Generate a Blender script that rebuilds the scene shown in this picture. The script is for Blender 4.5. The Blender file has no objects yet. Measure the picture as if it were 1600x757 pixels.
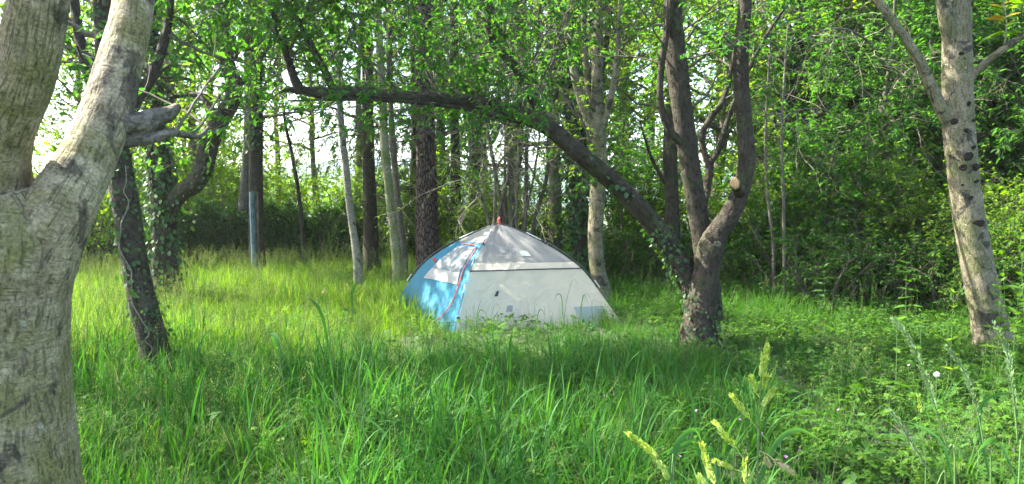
import bpy, math, random
import numpy as np
from mathutils import Vector, Matrix

R = math.radians
scene = bpy.context.scene
COL = scene.collection

# ------------------------------------------------------------------ camera
CAM = np.array([0.0, 0.0, 1.6])
FPX = 1155.0                      # focal length in photo pixels (1600 wide)
PITCH = math.atan((378.5 - 312.0) / FPX)
cd = bpy.data.cameras.new("camera")
cam = bpy.data.objects.new("camera", cd)
COL.objects.link(cam)
cam.location = CAM
cam.rotation_euler = (R(90) - PITCH, 0, 0)
cd.sensor_width = 36.0
cd.sensor_fit = 'HORIZONTAL'
cd.lens = 36.0 * FPX / 1600.0
cd.clip_start = 0.05
cd.clip_end = 3000
scene.camera = cam

# ------------------------------------------------------------------ light
SUN_AZ, SUN_EL = 72.0, 48.0       # degrees left of straight ahead, above the horizon
sdir = Vector((-math.sin(R(SUN_AZ)) * math.cos(R(SUN_EL)), math.cos(R(SUN_AZ)) * math.cos(R(SUN_EL)), math.sin(R(SUN_EL))))
world = bpy.data.worlds.new("World")
scene.world = world
world.use_nodes = True
wn = world.node_tree.nodes
wl = world.node_tree.links
for n in list(wn):
    wn.remove(n)
sky = wn.new("ShaderNodeTexSky")
sky.sky_type = 'NISHITA'
sky.sun_disc = False
sky.sun_elevation = R(SUN_EL)
sky.sun_rotation = R(360 - SUN_AZ)
sky.dust_density = 2.0
sky.air_density = 0.9
sky.ozone_density = 0.3
bg = wn.new("ShaderNodeBackground")
bg.inputs["Strength"].default_value = 0.14
wo = wn.new("ShaderNodeOutputWorld")
wl.new(sky.outputs[0], bg.inputs['Color'])
wl.new(bg.outputs[0], wo.inputs['Surface'])

sl = bpy.data.lights.new("sun", 'SUN')
sl.energy = 5.0
sl.angle = R(0.53)
sl.color = (1.0, 0.95, 0.86)
so = bpy.data.objects.new("sun", sl)
so.rotation_euler = sdir.to_track_quat('Z', 'Y').to_euler()
so.location = (-12, 8, 14)
COL.objects.link(so)

vs = scene.view_settings
vs.view_transform = 'Standard'
vs.look = 'None'
vs.exposure = 2.8
vs.gamma = 1.0
vs.use_curve_mapping = False
scene.render.engine = 'CYCLES'
cy = scene.cycles
cy.max_bounces = 5
cy.diffuse_bounces = 3
cy.adaptive_threshold = 0.02
cy.glossy_bounces = 2
cy.transmission_bounces = 4
cy.transparent_max_bounces = 12
cy.volume_bounces = 0
cy.debug_use_spatial_splits = True
cy.use_denoising = True
cy.denoiser = 'OPENIMAGEDENOISE'
cy.denoising_input_passes = 'RGB_ALBEDO_NORMAL'
cy.denoising_prefilter = 'NONE'
cy.sample_clamp_indirect = 6.0
cy.caustics_reflective = False
cy.caustics_refractive = False


# ------------------------------------------------------------------ helpers
def P(px, py, d):
    """The point on the line of sight of photo pixel (px, py) that stands d metres in front of the camera (world +Y)."""
    x = (px - 800.0) / FPX
    u = (378.5 - py) / FPX
    c, s = math.cos(PITCH), math.sin(PITCH)
    v = np.array([x, c + u * s, -s + u * c])
    return CAM + v * (d / v[1])


def nrm(a):
    return a / np.maximum(np.linalg.norm(a, axis=-1, keepdims=True), 1e-9)


class Geo:
    def __init__(self):
        self.v, self.f, self.u, self.n = [], [], [], 0

    def add(self, V, F, UV=None):
        V = np.asarray(V, float).reshape(-1, 3)
        F = np.asarray(F, int)
        self.v.append(V)
        self.f.append(F + self.n)
        if UV is None:
            UV = np.zeros((F.size, 2))
        self.u.append(np.asarray(UV, float).reshape(-1, 2))
        self.n += len(V)
        return self

    def merge(self, g):
        for V, F, U in zip(g.v, g.f, g.u):
            pass
        off = self.n
        for V in g.v:
            self.v.append(V)
        for F in g.f:
            self.f.append(F + off)
        self.u += g.u
        self.n += g.n
        return self

    def mesh(self, name, mat, origin=(0, 0, 0), smooth=True):
        me = bpy.data.meshes.new(name)
        V = np.concatenate(self.v) - np.asarray(origin, float)
        me.vertices.add(len(V))
        me.vertices.foreach_set("co", V.ravel())
        loops = np.concatenate([F.ravel() for F in self.f])
        cnt = np.concatenate([np.full(len(F), F.shape[1]) for F in self.f])
        st = np.concatenate([[0], np.cumsum(cnt)[:-1]])
        me.loops.add(len(loops))
        me.loops.foreach_set("vertex_index", loops)
        me.polygons.add(len(cnt))
        me.polygons.foreach_set("loop_start", st)
        me.polygons.foreach_set("loop_total", cnt)
        me.polygons.foreach_set("use_smooth", np.full(len(cnt), smooth))
        uv = me.uv_layers.new(name="UVMap")
        uv.data.foreach_set("uv", np.concatenate(self.u).ravel())
        me.update(calc_edges=True)
        me.materials.append(mat)
        return me


def worldloc(o):
    p = np.zeros(3)
    while o is not None:
        p += np.array(o.location)
        o = o.parent
    return p


def tag(o, label=None, cat=None, group=None, kind=None):
    if label:
        o["label"] = label
    if cat:
        o["category"] = cat
    if group:
        o["group"] = group
    if kind:
        o["kind"] = kind
    return o


def empty(name, loc, label, cat, group=None):
    o = bpy.data.objects.new(name, None)
    o.empty_display_size = 0.2
    o.location = loc
    COL.objects.link(o)
    return tag(o, label, cat, group)


def part(name, geo, mat, parent=None, kind=None, label=None, smooth=True):
    org = worldloc(parent)
    me = geo.mesh(name, mat, org, smooth)
    o = bpy.data.objects.new(name, me)
    COL.objects.link(o)
    o.parent = parent
    return tag(o, label, None, None, kind)


def share(name, me, parent, loc=(0, 0, 0), rot=(0, 0, 0), scl=(1, 1, 1), kind=None):
    o = bpy.data.objects.new(name, me)
    COL.objects.link(o)
    o.parent = parent
    o.location = loc
    o.rotation_euler = rot
    o.scale = scl
    if kind:
        o["kind"] = kind
    return o


def smoothpath(pts, rad, m):
    """Catmull-Rom through the points, m steps a segment."""
    p = np.asarray(pts, float)
    r = np.asarray(rad, float)
    pp = np.vstack([2 * p[0] - p[1], p, 2 * p[-1] - p[-2]])
    out, ro = [], []
    for i in range(1, len(pp) - 2):
        a, b, c, d = pp[i - 1], pp[i], pp[i + 1], pp[i + 2]
        for k in range(m):
            t = k / m
            out.append(0.5 * ((2 * b) + (c - a) * t + (2 * a - 5 * b + 4 * c - d) * t * t + (3 * b - a - 3 * c + d) * t ** 3))
            ro.append(r[i - 1] * (1 - t) + r[i] * t)
    out.append(p[-1])
    ro.append(r[-1])
    return np.array(out), np.array(ro)


def frames(p):
    T = np.gradient(p, axis=0)
    T = nrm(T)
    a = np.array([1.0, 0, 0]) if abs(T[0][0]) < 0.8 else np.array([0, 1.0, 0])
    N = []
    n = a - T[0] * a.dot(T[0])
    n /= np.linalg.norm(n)
    for t in T:
        n = n - t * n.dot(t)
        n /= max(np.linalg.norm(n), 1e-9)
        N.append(n)
    N = np.array(N)
    return T, N, np.cross(T, N)


def tube(pts, rad, sides=12, m=6, lump=0.05, seed=0, cap=True, ridge=0.0, g=None, flat=False):
    rng = np.random.default_rng(seed)
    p, r = smoothpath(pts, rad, m)
    k = len(p)
    T, N, B = frames(p)
    s = np.concatenate([[0], np.cumsum(np.linalg.norm(np.diff(p, axis=0), axis=1))])
    th = np.linspace(0, 2 * np.pi, sides, endpoint=False)
    mod = np.ones((k, sides))
    rm = r.mean()
    for q in range(7):
        fa = rng.integers(1, 4)
        fs = rng.uniform(0.4, 2.2) / max(rm * 6, 0.05)
        mod += lump / 2.2 * np.sin(fa * th[None] + rng.uniform(0, 6.28) + s[:, None] * fs * (1 if rng.random() < .5 else -1))
    if ridge:
        mod += ridge * rng.normal(0, 1, (k, sides))
    rr = r[:, None] * mod
    V = p[:, None] + rr[..., None] * (np.cos(th)[None, :, None] * N[:, None] + np.sin(th)[None, :, None] * B[:, None])
    i = np.arange(k - 1)[:, None]
    j = np.arange(sides)[None]
    j2 = (j + 1) % sides
    F = np.stack([i * sides + j, i * sides + j2, (i + 1) * sides + j2, (i + 1) * sides + j], -1).reshape(-1, 4)
    cu = 2 * np.pi * rm / sides
    jj = np.broadcast_to(j, (k - 1, sides))
    s0 = np.broadcast_to(s[:-1, None], (k - 1, sides))
    s1 = np.broadcast_to(s[1:, None], (k - 1, sides))
    UV = np.stack([np.stack([jj * cu, s0], -1), np.stack([(jj + 1) * cu, s0], -1), np.stack([(jj + 1) * cu, s1], -1), np.stack([jj * cu, s1], -1)], 2).reshape(-1, 2)
    g = g or Geo()
    g.add(V, F, UV)
    if cap:
        n0 = g.n
        e = np.vstack([V[-1], p[-1] + (0 if flat else 1) * T[-1] * r[-1] * 0.7])
        Fc = np.stack([np.arange(sides), (np.arange(sides) + 1) % sides, np.full(sides, sides)], -1)
        g.add(e, Fc)
    return g


def tubes(PA, RA, sides=3, g=None):
    """Many thin tubes at once: PA (n,k,3), RA (n,k)."""
    n, k, _ = PA.shape
    T = nrm(PA[:, -1] - PA[:, 0])
    a = np.where(np.abs(T[:, 2:3]) < 0.8, np.array([[0, 0, 1.0]]), np.array([[1.0, 0, 0]]))
    N = nrm(np.cross(T, a))
    B = np.cross(T, N)
    th = np.linspace(0, 2 * np.pi, sides, endpoint=False)
    ring = np.cos(th)[None, :, None] * N[:, None] + np.sin(th)[None, :, None] * B[:, None]
    V = PA[:, :, None] + RA[:, :, None, None] * ring[:, None]
    base = (np.arange(n) * k * sides)[:, None, None]
    i = np.arange(k - 1)[None, :, None]
    j = np.arange(sides)[None, None]
    j2 = (j + 1) % sides
    F = np.stack([base + i * sides + j, base + i * sides + j2, base + (i + 1) * sides + j2, base + (i + 1) * sides + j], -1).reshape(-1, 4)
    g = g or Geo()
    cu = 0.02
    U = np.stack([j * cu + i * 0, j2 * cu + i * 0, j2 * cu + i * 0, j * cu + i * 0], -1) + base[..., None] * 0
    W = np.stack([i + j * 0, i + j * 0, i + 1 + j * 0, i + 1 + j * 0], -1) * 0.1 + base[..., None] * 0.0137
    return g.add(V, F, np.stack([U, W], -1).reshape(-1, 2))


def walk(S, D, L, k, wander, up, rng):
    d = nrm(D)
    out = [S]
    for i in range(k):
        d = nrm(d + rng.normal(0, wander, d.shape) + np.array([0, 0, up]))
        S = S + d * (L / k)[:, None]
        out.append(S)
    return np.stack(out, 1)


def at_t(PA, idx, t):
    k = PA.shape[1] - 1
    f = np.clip(t * k, 0, k - 1e-4)
    i = f.astype(int)
    w = (f - i)[:, None]
    a, b = PA[idx, i], PA[idx, i + 1]
    return a * (1 - w) + b * w, nrm(b - a)


def leafgeo(Q, D, Nn, size, rng, wide=0.5, fold=0.25, six=False, droop=0.15, g=None):
    """Folded leaf blades: Q base, D direction, Nn rough normal, size length."""
    D = nrm(D)
    S = nrm(np.cross(D, Nn))
    N = np.cross(S, D)
    L = size[:, None]
    W = L * wide * 0.5
    n = len(Q)
    if not six:
        V = np.stack([Q,
                      Q + D * L * .45 + S * W + N * W * fold * 2,
                      Q + D * L - N * L * droop,
                      Q + D * L * .45 - S * W + N * W * fold * 2], 1)
        b = (np.arange(n) * 4)[:, None]
        F = np.concatenate([b + np.array([[0, 2, 1]]), b + np.array([[0, 3, 2]])])
    else:
        V = np.stack([Q,
                      Q + D * L * .22 + S * W * .85 + N * W * fold,
                      Q + D * L * .6 + S * W * .8 + N * (W * fold - L * droop * .3),
                      Q + D * L - N * L * droop,
                      Q + D * L * .6 - S * W * .8 + N * (W * fold - L * droop * .3),
                      Q + D * L * .22 - S * W * .85 + N * W * fold], 1)
        b = (np.arange(n) * 6)[:, None]
        F = np.concatenate([b + np.array([[0, 3, 2, 1]]), b + np.array([[0, 5, 4, 3]])])
    g = g or Geo()
    return g.add(V, F)


def perp(T, rng):
    r = rng.normal(0, 1, T.shape)
    r -= T * (r * T).sum(-1, keepdims=True)
    return nrm(r)


def ramify(limbs, rng, subs=3.0, f0=0.3, sub_len=1.2, twig_m=6.0, twig_len=0.45, leaves=8, leaf=0.07,
           up=0.05, spread=1.0, wander=0.22, wide=0.5, six=False, hang=0.35, f1=1.0, maxr=0.03, mask=None):
    """Side branches, twigs and leaves for a list of limbs (pts, radii). Returns (branch Geo, leaf Geo)."""
    S, D, L, RR = [], [], [], []
    for pts, rad in limbs:
        p, r = smoothpath(pts, rad, 5)
        seg = np.linalg.norm(np.diff(p, axis=0), axis=1)
        s = np.concatenate([[0], np.cumsum(seg)])
        n = max(2, int(subs * s[-1] * (f1 - f0)))
        t = rng.uniform(f0, f1, n)
        for tt in list(t) + ([1.0] if f1 >= 1 else []):
            q = np.array([np.interp(tt * s[-1], s, p[:, c]) for c in range(3)])
            i = min(int(np.searchsorted(s, tt * s[-1])), len(p) - 1)
            T = p[i] - p[max(i - 1, 0)] if i else p[1] - p[0]
            T = T / max(np.linalg.norm(T), 1e-9)
            rr = np.interp(tt * s[-1], s, r)
            if mask is not None and not mask(q):
                continue
            S.append(q)
            pr = perp(T[None], rng)[0]
            D.append(T * rng.uniform(.2, .7) + pr * spread * rng.uniform(.6, 1.2) + np.array([0, 0, up * 3]))
            L.append(sub_len * rng.uniform(.5, 1.25))
            RR.append(min(rr * .5, maxr))
    if not S:
        return Geo(), Geo()
    S, D, L, RR = map(np.array, (S, D, L, RR))
    K = 7
    SB = walk(S, D, L, K, wander, up, rng)
    tap = np.linspace(1, .3, K + 1)[None]
    RB = np.maximum(RR[:, None] * tap, .0035)
    G = tubes(SB, RB, 5)
    nt = np.maximum((twig_m * 1.25 * L).astype(int), 2)
    idx = np.repeat(np.arange(len(S)), nt)
    t = rng.uniform(.15, 1, len(idx))
    q, T = at_t(SB, idx, t)
    D2 = T * rng.uniform(.3, .9, (len(idx), 1)) + perp(T, rng) * .9
    L2 = twig_len * rng.uniform(.45, 1.3, len(idx))
    TW = walk(q, D2, L2, 4, wander * 1.2, up * .6, rng)
    RT = np.maximum(np.minimum(RR[idx] * .35, .006)[:, None] * np.linspace(1, .4, 5)[None], .0018)
    tubes(TW, RT, 3, G)
    if leaves <= 0:
        return G, Geo()
    LI = np.repeat(np.arange(len(TW)), leaves if leaves < 4 else int(leaves * 1.35))
    t = rng.uniform(.1, 1.0, len(LI))
    q, T = at_t(TW, LI, t)
    pr = perp(T, rng)
    pr[:, 2] *= .4
    Dl = T * .5 + pr + np.array([0, 0, -hang]) + rng.normal(0, .2, pr.shape)
    Nl = np.array([0, 0, 1.0]) + rng.normal(0, .45, pr.shape)
    sz = leaf * rng.uniform(.55, 1.25, len(LI))
    return G, leafgeo(q, Dl, Nl, sz, rng, wide=wide, six=six)


def ivy_on(pts, rad, rng, dens=260, leaf=0.06, thick=0.05, t0=0.0, t1=1.0, g=None, side=None):
    p, r = smoothpath(pts, rad, 6)
    s = np.concatenate([[0], np.cumsum(np.linalg.norm(np.diff(p, axis=0), axis=1))])
    T, N, B = frames(p)
    n = int(dens * s[-1] * (t1 - t0))
    tt = rng.uniform(t0, t1, n) * s[-1]
    keep = np.sin(tt * 7.0 + rng.uniform(0, 6)) * .5 + np.sin(tt * 2.3 + rng.uniform(0, 6)) * .5 + rng.normal(0, .55, n) > -.55
    tt = tt[keep]
    n = len(tt)
    i = np.clip(np.searchsorted(s, tt), 0, len(p) - 1)
    c = np.stack([np.interp(tt, s, p[:, a]) for a in range(3)], -1)
    rr = np.interp(tt, s, r)
    th = rng.uniform(0, 2 * np.pi, n) if side is None else rng.normal(side, .8, n)
    O = np.cos(th)[:, None] * N[i] + np.sin(th)[:, None] * B[i]
    Q = c + O * (rr + rng.exponential(thick * .5, n))[:, None]
    D = O * .45 + np.array([0, 0, -.8]) + rng.normal(0, .35, O.shape)
    return leafgeo(Q, D, O + rng.normal(0, .3, O.shape), leaf * rng.uniform(.5, 1.25, n), rng, wide=.85, fold=.12, six=True, droop=.1, g=g)


# ------------------------------------------------------------------ materials
def newmat(name):
    m = bpy.data.materials.new(name)
    m.use_nodes = True
    nt = m.node_tree
    for n in list(nt.nodes):
        nt.nodes.remove(n)
    out = nt.nodes.new("ShaderNodeOutputMaterial")
    return m, nt, out


def N_(nt, t, **kw):
    n = nt.nodes.new(t)
    for k, v in kw.items():
        if k in n.inputs:
            n.inputs[k].default_value = v
        else:
            setattr(n, k, v)
    return n


def ramp(nt, src, stops):
    r = nt.nodes.new("ShaderNodeValToRGB")
    while len(r.color_ramp.elements) > len(stops):
        r.color_ramp.elements.remove(r.color_ramp.elements[-1])
    while len(r.color_ramp.elements) < len(stops):
        r.color_ramp.elements.new(0.5)
    for e, (p, c) in zip(r.color_ramp.elements, stops):
        e.position = p
        e.color = (*c, 1) if len(c) == 3 else c
    nt.links.new(src, r.inputs[0])
    return r


def leafmat(name, cols, trans=0.45, tcol=(1.5, 1.5, .5), rough=.6, spec=.16, objvar=.25):
    m, nt, out = newmat(name)
    geo = N_(nt, "ShaderNodeNewGeometry")
    oi = N_(nt, "ShaderNodeObjectInfo")
    mx = N_(nt, "ShaderNodeMath", operation='MULTIPLY_ADD')
    nt.links.new(oi.outputs['Random'], mx.inputs[0])
    mx.inputs[1].default_value = objvar
    nt.links.new(geo.outputs['Random Per Island'], mx.inputs[2])
    fr = N_(nt, "ShaderNodeMath", operation='FRACT')
    nt.links.new(mx.outputs[0], fr.inputs[0])
    n = len(cols)
    rp = ramp(nt, fr.outputs[0], [(i / (n - 1), c) for i, c in enumerate(cols)])
    b = N_(nt, "ShaderNodeBsdfPrincipled")
    b.inputs['Roughness'].default_value = rough
    b.inputs['Specular IOR Level'].default_value = spec
    nt.links.new(rp.outputs[0], b.inputs['Base Color'])
    tm = N_(nt, "ShaderNodeMix", data_type='RGBA', blend_type='MULTIPLY')
    tm.inputs['Factor'].default_value = 1
    nt.links.new(rp.outputs[0], tm.inputs[6])
    tm.inputs[7].default_value = (*tcol, 1)
    tr = N_(nt, "ShaderNodeBsdfTranslucent")
    nt.links.new(tm.outputs[2], tr.inputs['Color'])
    ms = N_(nt, "ShaderNodeMixShader")
    ms.inputs[0].default_value = trans
    nt.links.new(b.outputs[0], ms.inputs[1])
    nt.links.new(tr.outputs[0], ms.inputs[2])
    nt.links.new(ms.outputs[0], out.inputs[0])
    return m


def barkmat(name, light, dark, moss=(.05, .075, .02), moss_amt=.3, lichen=(.36, .38, .30), lichen_amt=.2,
            us=30, vs_=8, crack=.5, bump=.6, bumpd=.01, fine=90, spots=0.0, spotcol=(.03, .028, .022), cells=False):
    m, nt, out = newmat(name)
    L = nt.links.new
    uv = N_(nt, "ShaderNodeUVMap")
    ob = N_(nt, "ShaderNodeTexCoord")
    mp = N_(nt, "ShaderNodeMapping")
    mp.inputs['Scale'].default_value = (us, vs_, 1)
    L(uv.outputs[0], mp.inputs[0])
    nw = N_(nt, "ShaderNodeTexNoise", Scale=.6, Detail=3.0)
    L(mp.outputs[0], nw.inputs['Vector'])
    ad = N_(nt, "ShaderNodeMix", data_type='RGBA', blend_type='ADD')
    ad.inputs['Factor'].default_value = .9
    L(mp.outputs[0], ad.inputs[6])
    L(nw.outputs['Color'], ad.inputs[7])
    if cells:
        vo = N_(nt, "ShaderNodeTexVoronoi", feature='DISTANCE_TO_EDGE', Scale=1.0)
        L(ad.outputs[2], vo.inputs['Vector'])
        cr = ramp(nt, vo.outputs['Distance'], [(0.0, (0, 0, 0)), (.16, (1, 1, 1))])
    else:
        # thin broken furrows along the trunk, crossed by faint wrinkles around it
        vo = N_(nt, "ShaderNodeTexNoise", Scale=1.0, Detail=4.0, Roughness=.55, Distortion=.5)
        L(mp.outputs[0], vo.inputs['Vector'])
        cv = ramp(nt, vo.outputs['Fac'], [(.37, (0, 0, 0)), (.43, (.75, .75, .75)), (.55, (1, 1, 1))])
        mp3 = N_(nt, "ShaderNodeMapping")
        mp3.inputs['Scale'].default_value = (vs_ * 1.6, us * 2.2, 1)
        L(uv.outputs[0], mp3.inputs[0])
        vh = N_(nt, "ShaderNodeTexNoise", Scale=1.0, Detail=3.0, Roughness=.5, Distortion=.7)
        L(mp3.outputs[0], vh.inputs['Vector'])
        ch = ramp(nt, vh.outputs['Fac'], [(.34, (.6, .6, .6)), (.44, (1, 1, 1))])
        cr = N_(nt, "ShaderNodeMix", data_type='RGBA', blend_type='MULTIPLY')
        cr.inputs['Factor'].default_value = 1
        L(cv.outputs[0], cr.inputs[6])
        L(ch.outputs[0], cr.inputs[7])
    n1 = N_(nt, "ShaderNodeTexNoise", Scale=7.0, Detail=6.0, Roughness=.65)
    L(ob.outputs['Object'], n1.inputs['Vector'])
    n2 = N_(nt, "ShaderNodeTexNoise", Scale=float(fine), Detail=4.0, Roughness=.6)
    L(ob.outputs['Object'], n2.inputs['Vector'])
    base = ramp(nt, n1.outputs['Fac'], [(.3, dark), (.52, tuple(.5 * (a + b) for a, b in zip(light, dark))), (.7, light)])
    cro = cr.outputs[0] if cells else cr.outputs[2]
    c2 = N_(nt, "ShaderNodeMix", data_type='RGBA', blend_type='MIX')
    c2.inputs['Factor'].default_value = 0
    L(base.outputs[0], c2.inputs[6])
    # green algae and moss in patches
    n3 = N_(nt, "ShaderNodeTexNoise", Scale=3.2, Detail=8.0, Roughness=.7, Distortion=.4)
    L(ob.outputs['Object'], n3.inputs['Vector'])
    e = .62 - .3 * moss_amt
    mf = ramp(nt, n3.outputs['Fac'], [(e, (0, 0, 0)), (e + .12, (1, 1, 1))])
    c3 = N_(nt, "ShaderNodeMix", data_type='RGBA')
    mfm = N_(nt, "ShaderNodeMath", operation='MULTIPLY')
    mfm.inputs[1].default_value = min(1, moss_amt * 1.6)
    L(mf.outputs[0], mfm.inputs[0])
    L(mfm.outputs[0], c3.inputs['Factor'])
    L(c2.outputs[2], c3.inputs[6])
    c3.inputs[7].default_value = (*moss, 1)
    # lichen blotches
    vl = N_(nt, "ShaderNodeTexVoronoi", Scale=14.0)
    n4 = N_(nt, "ShaderNodeTexNoise", Scale=11.0, Detail=5.0)
    L(ob.outputs['Object'], n4.inputs['Vector'])
    a4 = N_(nt, "ShaderNodeMix", data_type='RGBA', blend_type='ADD')
    a4.inputs['Factor'].default_value = .12
    L(ob.outputs['Object'], a4.inputs[6])
    L(n4.outputs['Color'], a4.inputs[7])
    L(a4.outputs[2], vl.inputs['Vector'])
    sub = N_(nt, "ShaderNodeMath", operation='ADD')
    L(vl.outputs['Distance'], sub.inputs[0])
    L(n1.outputs['Fac'], sub.inputs[1])
    q = .42 + .3 * lichen_amt
    lf = ramp(nt, sub.outputs[0], [(q, (1, 1, 1)), (q + .06, (0, 0, 0))])
    c4 = N_(nt, "ShaderNodeMix", data_type='RGBA')
    lm = N_(nt, "ShaderNodeMath", operation='MULTIPLY')
    lm.inputs[1].default_value = .75 if lichen_amt > 0 else 0
    L(lf.outputs[0], lm.inputs[0])
    L(lm.outputs[0], c4.inputs['Factor'])
    L(c3.outputs[2], c4.inputs[6])
    c4.inputs[7].default_value = (*lichen, 1)
    last = c4
    if spots > 0:
        vsn = N_(nt, "ShaderNodeTexNoise", Scale=5.0, Detail=7.0, Roughness=.62, Distortion=.8)
        mp2 = N_(nt, "ShaderNodeMapping")
        mp2.inputs['Location'].default_value = (3.1, 7.7, 1.3)
        L(ob.outputs['Object'], mp2.inputs[0])
        L(mp2.outputs[0], vsn.inputs['Vector'])
        sf = ramp(nt, vsn.outputs['Fac'], [(.62 - .12 * spots, (0, 0, 0)), (.66 - .1 * spots, (.85, .85, .85))])
        c5 = N_(nt, "ShaderNodeMix", data_type='RGBA')
        L(sf.outputs[0], c5.inputs['Factor'])
        L(c4.outputs[2], c5.inputs[6])
        c5.inputs[7].default_value = (*spotcol, 1)
        last = c5
    # bark grain: furrows and fine flecks cut through every layer
    c6 = N_(nt, "ShaderNodeMix", data_type='RGBA', blend_type='MULTIPLY')
    c6.inputs['Factor'].default_value = crack
    L(last.outputs[2], c6.inputs[6])
    L(cro, c6.inputs[7])
    fv = ramp(nt, n2.outputs['Fac'], [(.3, (.45, .45, .45)), (.5, (.95, .95, .95)), (.7, (1.5, 1.5, 1.5))])
    last = N_(nt, "ShaderNodeMix", data_type='RGBA', blend_type='MULTIPLY')
    last.inputs['Factor'].default_value = .85
    L(c6.outputs[2], last.inputs[6])
    L(fv.outputs[0], last.inputs[7])
    b = N_(nt, "ShaderNodeBsdfPrincipled")
    b.inputs['Roughness'].default_value = .85
    b.inputs['Specular IOR Level'].default_value = .2
    L(last.outputs[2], b.inputs['Base Color'])
    hm = N_(nt, "ShaderNodeMath", operation='MULTIPLY_ADD')
    L(n2.outputs['Fac'], hm.inputs[0])
    hm.inputs[1].default_value = .6
    L(cro, hm.inputs[2])
    hm2 = N_(nt, "ShaderNodeMath", operation='MULTIPLY_ADD')
    L(n3.outputs['Fac'], hm2.inputs[0])
    hm2.inputs[1].default_value = 1.2
    L(hm.outputs[0], hm2.inputs[2])
    bp = N_(nt, "ShaderNodeBump")
    bp.inputs['Strength'].default_value = bump
    bp.inputs['Distance'].default_value = bumpd
    L(hm2.outputs[0], bp.inputs['Height'])
    L(bp.outputs[0], b.inputs['Normal'])
    L(b.outputs[0], out.inputs[0])
    return m


def plain(name, col, rough=.6, spec=.3, trans=0.0, tcol=None, alpha=0.0, var=.0, vscale=8.0, bump=0.0, bscale=30.0, bdist=.004, crease=0.0):
    m, nt, out = newmat(name)
    L = nt.links.new
    b = N_(nt, "ShaderNodeBsdfPrincipled")
    b.inputs['Roughness'].default_value = rough
    b.inputs['Specular IOR Level'].default_value = spec
    ob = N_(nt, "ShaderNodeTexCoord")
    src = None
    if var:
        n = N_(nt, "ShaderNodeTexNoise", Scale=vscale, Detail=5.0, Roughness=.6)
        L(ob.outputs['Object'], n.inputs['Vector'])
        rp = ramp(nt, n.outputs['Fac'], [(.3, tuple(c * (1 - var) for c in col)), (.7, tuple(min(1, c * (1 + var)) for c in col))])
        L(rp.outputs[0], b.inputs['Base Color'])
        src = rp.outputs[0]
    else:
        b.inputs['Base Color'].default_value = (*col, 1)
    if bump:
        n = N_(nt, "ShaderNodeTexNoise", Scale=bscale, Detail=4.0, Distortion=.6)
        L(ob.outputs['Object'], n.inputs['Vector'])
        bp = N_(nt, "ShaderNodeBump")
        bp.inputs['Strength'].default_value = bump
        bp.inputs['Distance'].default_value = bdist
        hs = n.outputs['Fac']
        if crease:
            # folded facets: soft ridges where the cloth has been creased
            dn = N_(nt, "ShaderNodeTexNoise", Scale=1.7, Detail=2.0)
            L(ob.outputs['Object'], dn.inputs['Vector'])
            av = N_(nt, "ShaderNodeMix", data_type='RGBA', blend_type='ADD')
            av.inputs['Factor'].default_value = .5
            L(ob.outputs['Object'], av.inputs[6])
            L(dn.outputs['Color'], av.inputs[7])
            vz = N_(nt, "ShaderNodeTexVoronoi", feature='DISTANCE_TO_EDGE', Scale=3.2)
            L(av.outputs[2], vz.inputs['Vector'])
            cz = ramp(nt, vz.outputs['Distance'], [(0, (1, 1, 1)), (.1, (.35, .35, .35)), (.5, (0, 0, 0))])
            ma = N_(nt, "ShaderNodeMath", operation='MULTIPLY_ADD')
            L(cz.outputs[0], ma.inputs[0])
            ma.inputs[1].default_value = crease
            L(hs, ma.inputs[2])
            hs = ma.outputs[0]
        L(hs, bp.inputs['Height'])
        L(bp.outputs[0], b.inputs['Normal'])
    sh = b.outputs[0]
    if trans:
        tr = N_(nt, "ShaderNodeBsdfTranslucent")
        if src is not None and tcol is None:
            L(src, tr.inputs['Color'])
        else:
            tr.inputs['Color'].default_value = (*(tcol or col), 1)
        ms = N_(nt, "ShaderNodeMixShader")
        ms.inputs[0].default_value = trans
        L(sh, ms.inputs[1])
        L(tr.outputs[0], ms.inputs[2])
        sh = ms.outputs[0]
    if alpha:
        tp = N_(nt, "ShaderNodeBsdfTransparent")
        ms = N_(nt, "ShaderNodeMixShader")
        ms.inputs[0].default_value = alpha
        L(sh, ms.inputs[1])
        L(tp.outputs[0], ms.inputs[2])
        sh = ms.outputs[0]
    L(sh, out.inputs[0])
    return m


M = {}
M['leaf_mid'] = leafmat('leaf_mid', [(.055, .122, .012), (.08, .16, .016), (.064, .138, .012), (.115, .188, .018)], .58, (1.6, 1.6, .4))
M['leaf_deep'] = leafmat('leaf_deep', [(.034, .108, .018), (.048, .135, .022), (.04, .12, .016), (.075, .16, .024)], .56, (1.5, 1.7, .5))
M['leaf_lime'] = leafmat('leaf_lime', [(.072, .172, .010), (.105, .212, .012), (.086, .19, .012), (.15, .228, .016)], .6, (1.6, 1.5, .3))
M['leaf_yellow'] = leafmat('leaf_yellow', [(.18, .20, .012), (.15, .21, .012), (.24, .18, .02), (.26, .13, .02)], .5, (1.5, 1.4, .3))
M['leaf_ivy'] = leafmat('leaf_ivy', [(.022, .062, .014), (.034, .085, .018), (.026, .07, .014), (.06, .115, .024)], .3, (1.4, 1.6, .4), rough=.42, spec=.35)
M['leaf_hedge'] = leafmat('leaf_hedge', [(.022, .072, .012), (.036, .10, .015), (.028, .085, .012), (.075, .15, .018)], .42, (1.6, 1.7, .4), rough=.42, spec=.35)
M['needle'] = leafmat('needle', [(.018, .05, .02), (.028, .066, .024), (.022, .056, .018), (.05, .09, .022)], .25, (1.5, 1.6, .5))
M['needle_pale'] = leafmat('needle_pale', [(.05, .105, .022), (.07, .13, .025), (.06, .11, .03), (.09, .15, .03)], .45, (1.5, 1.5, .5))
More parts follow.
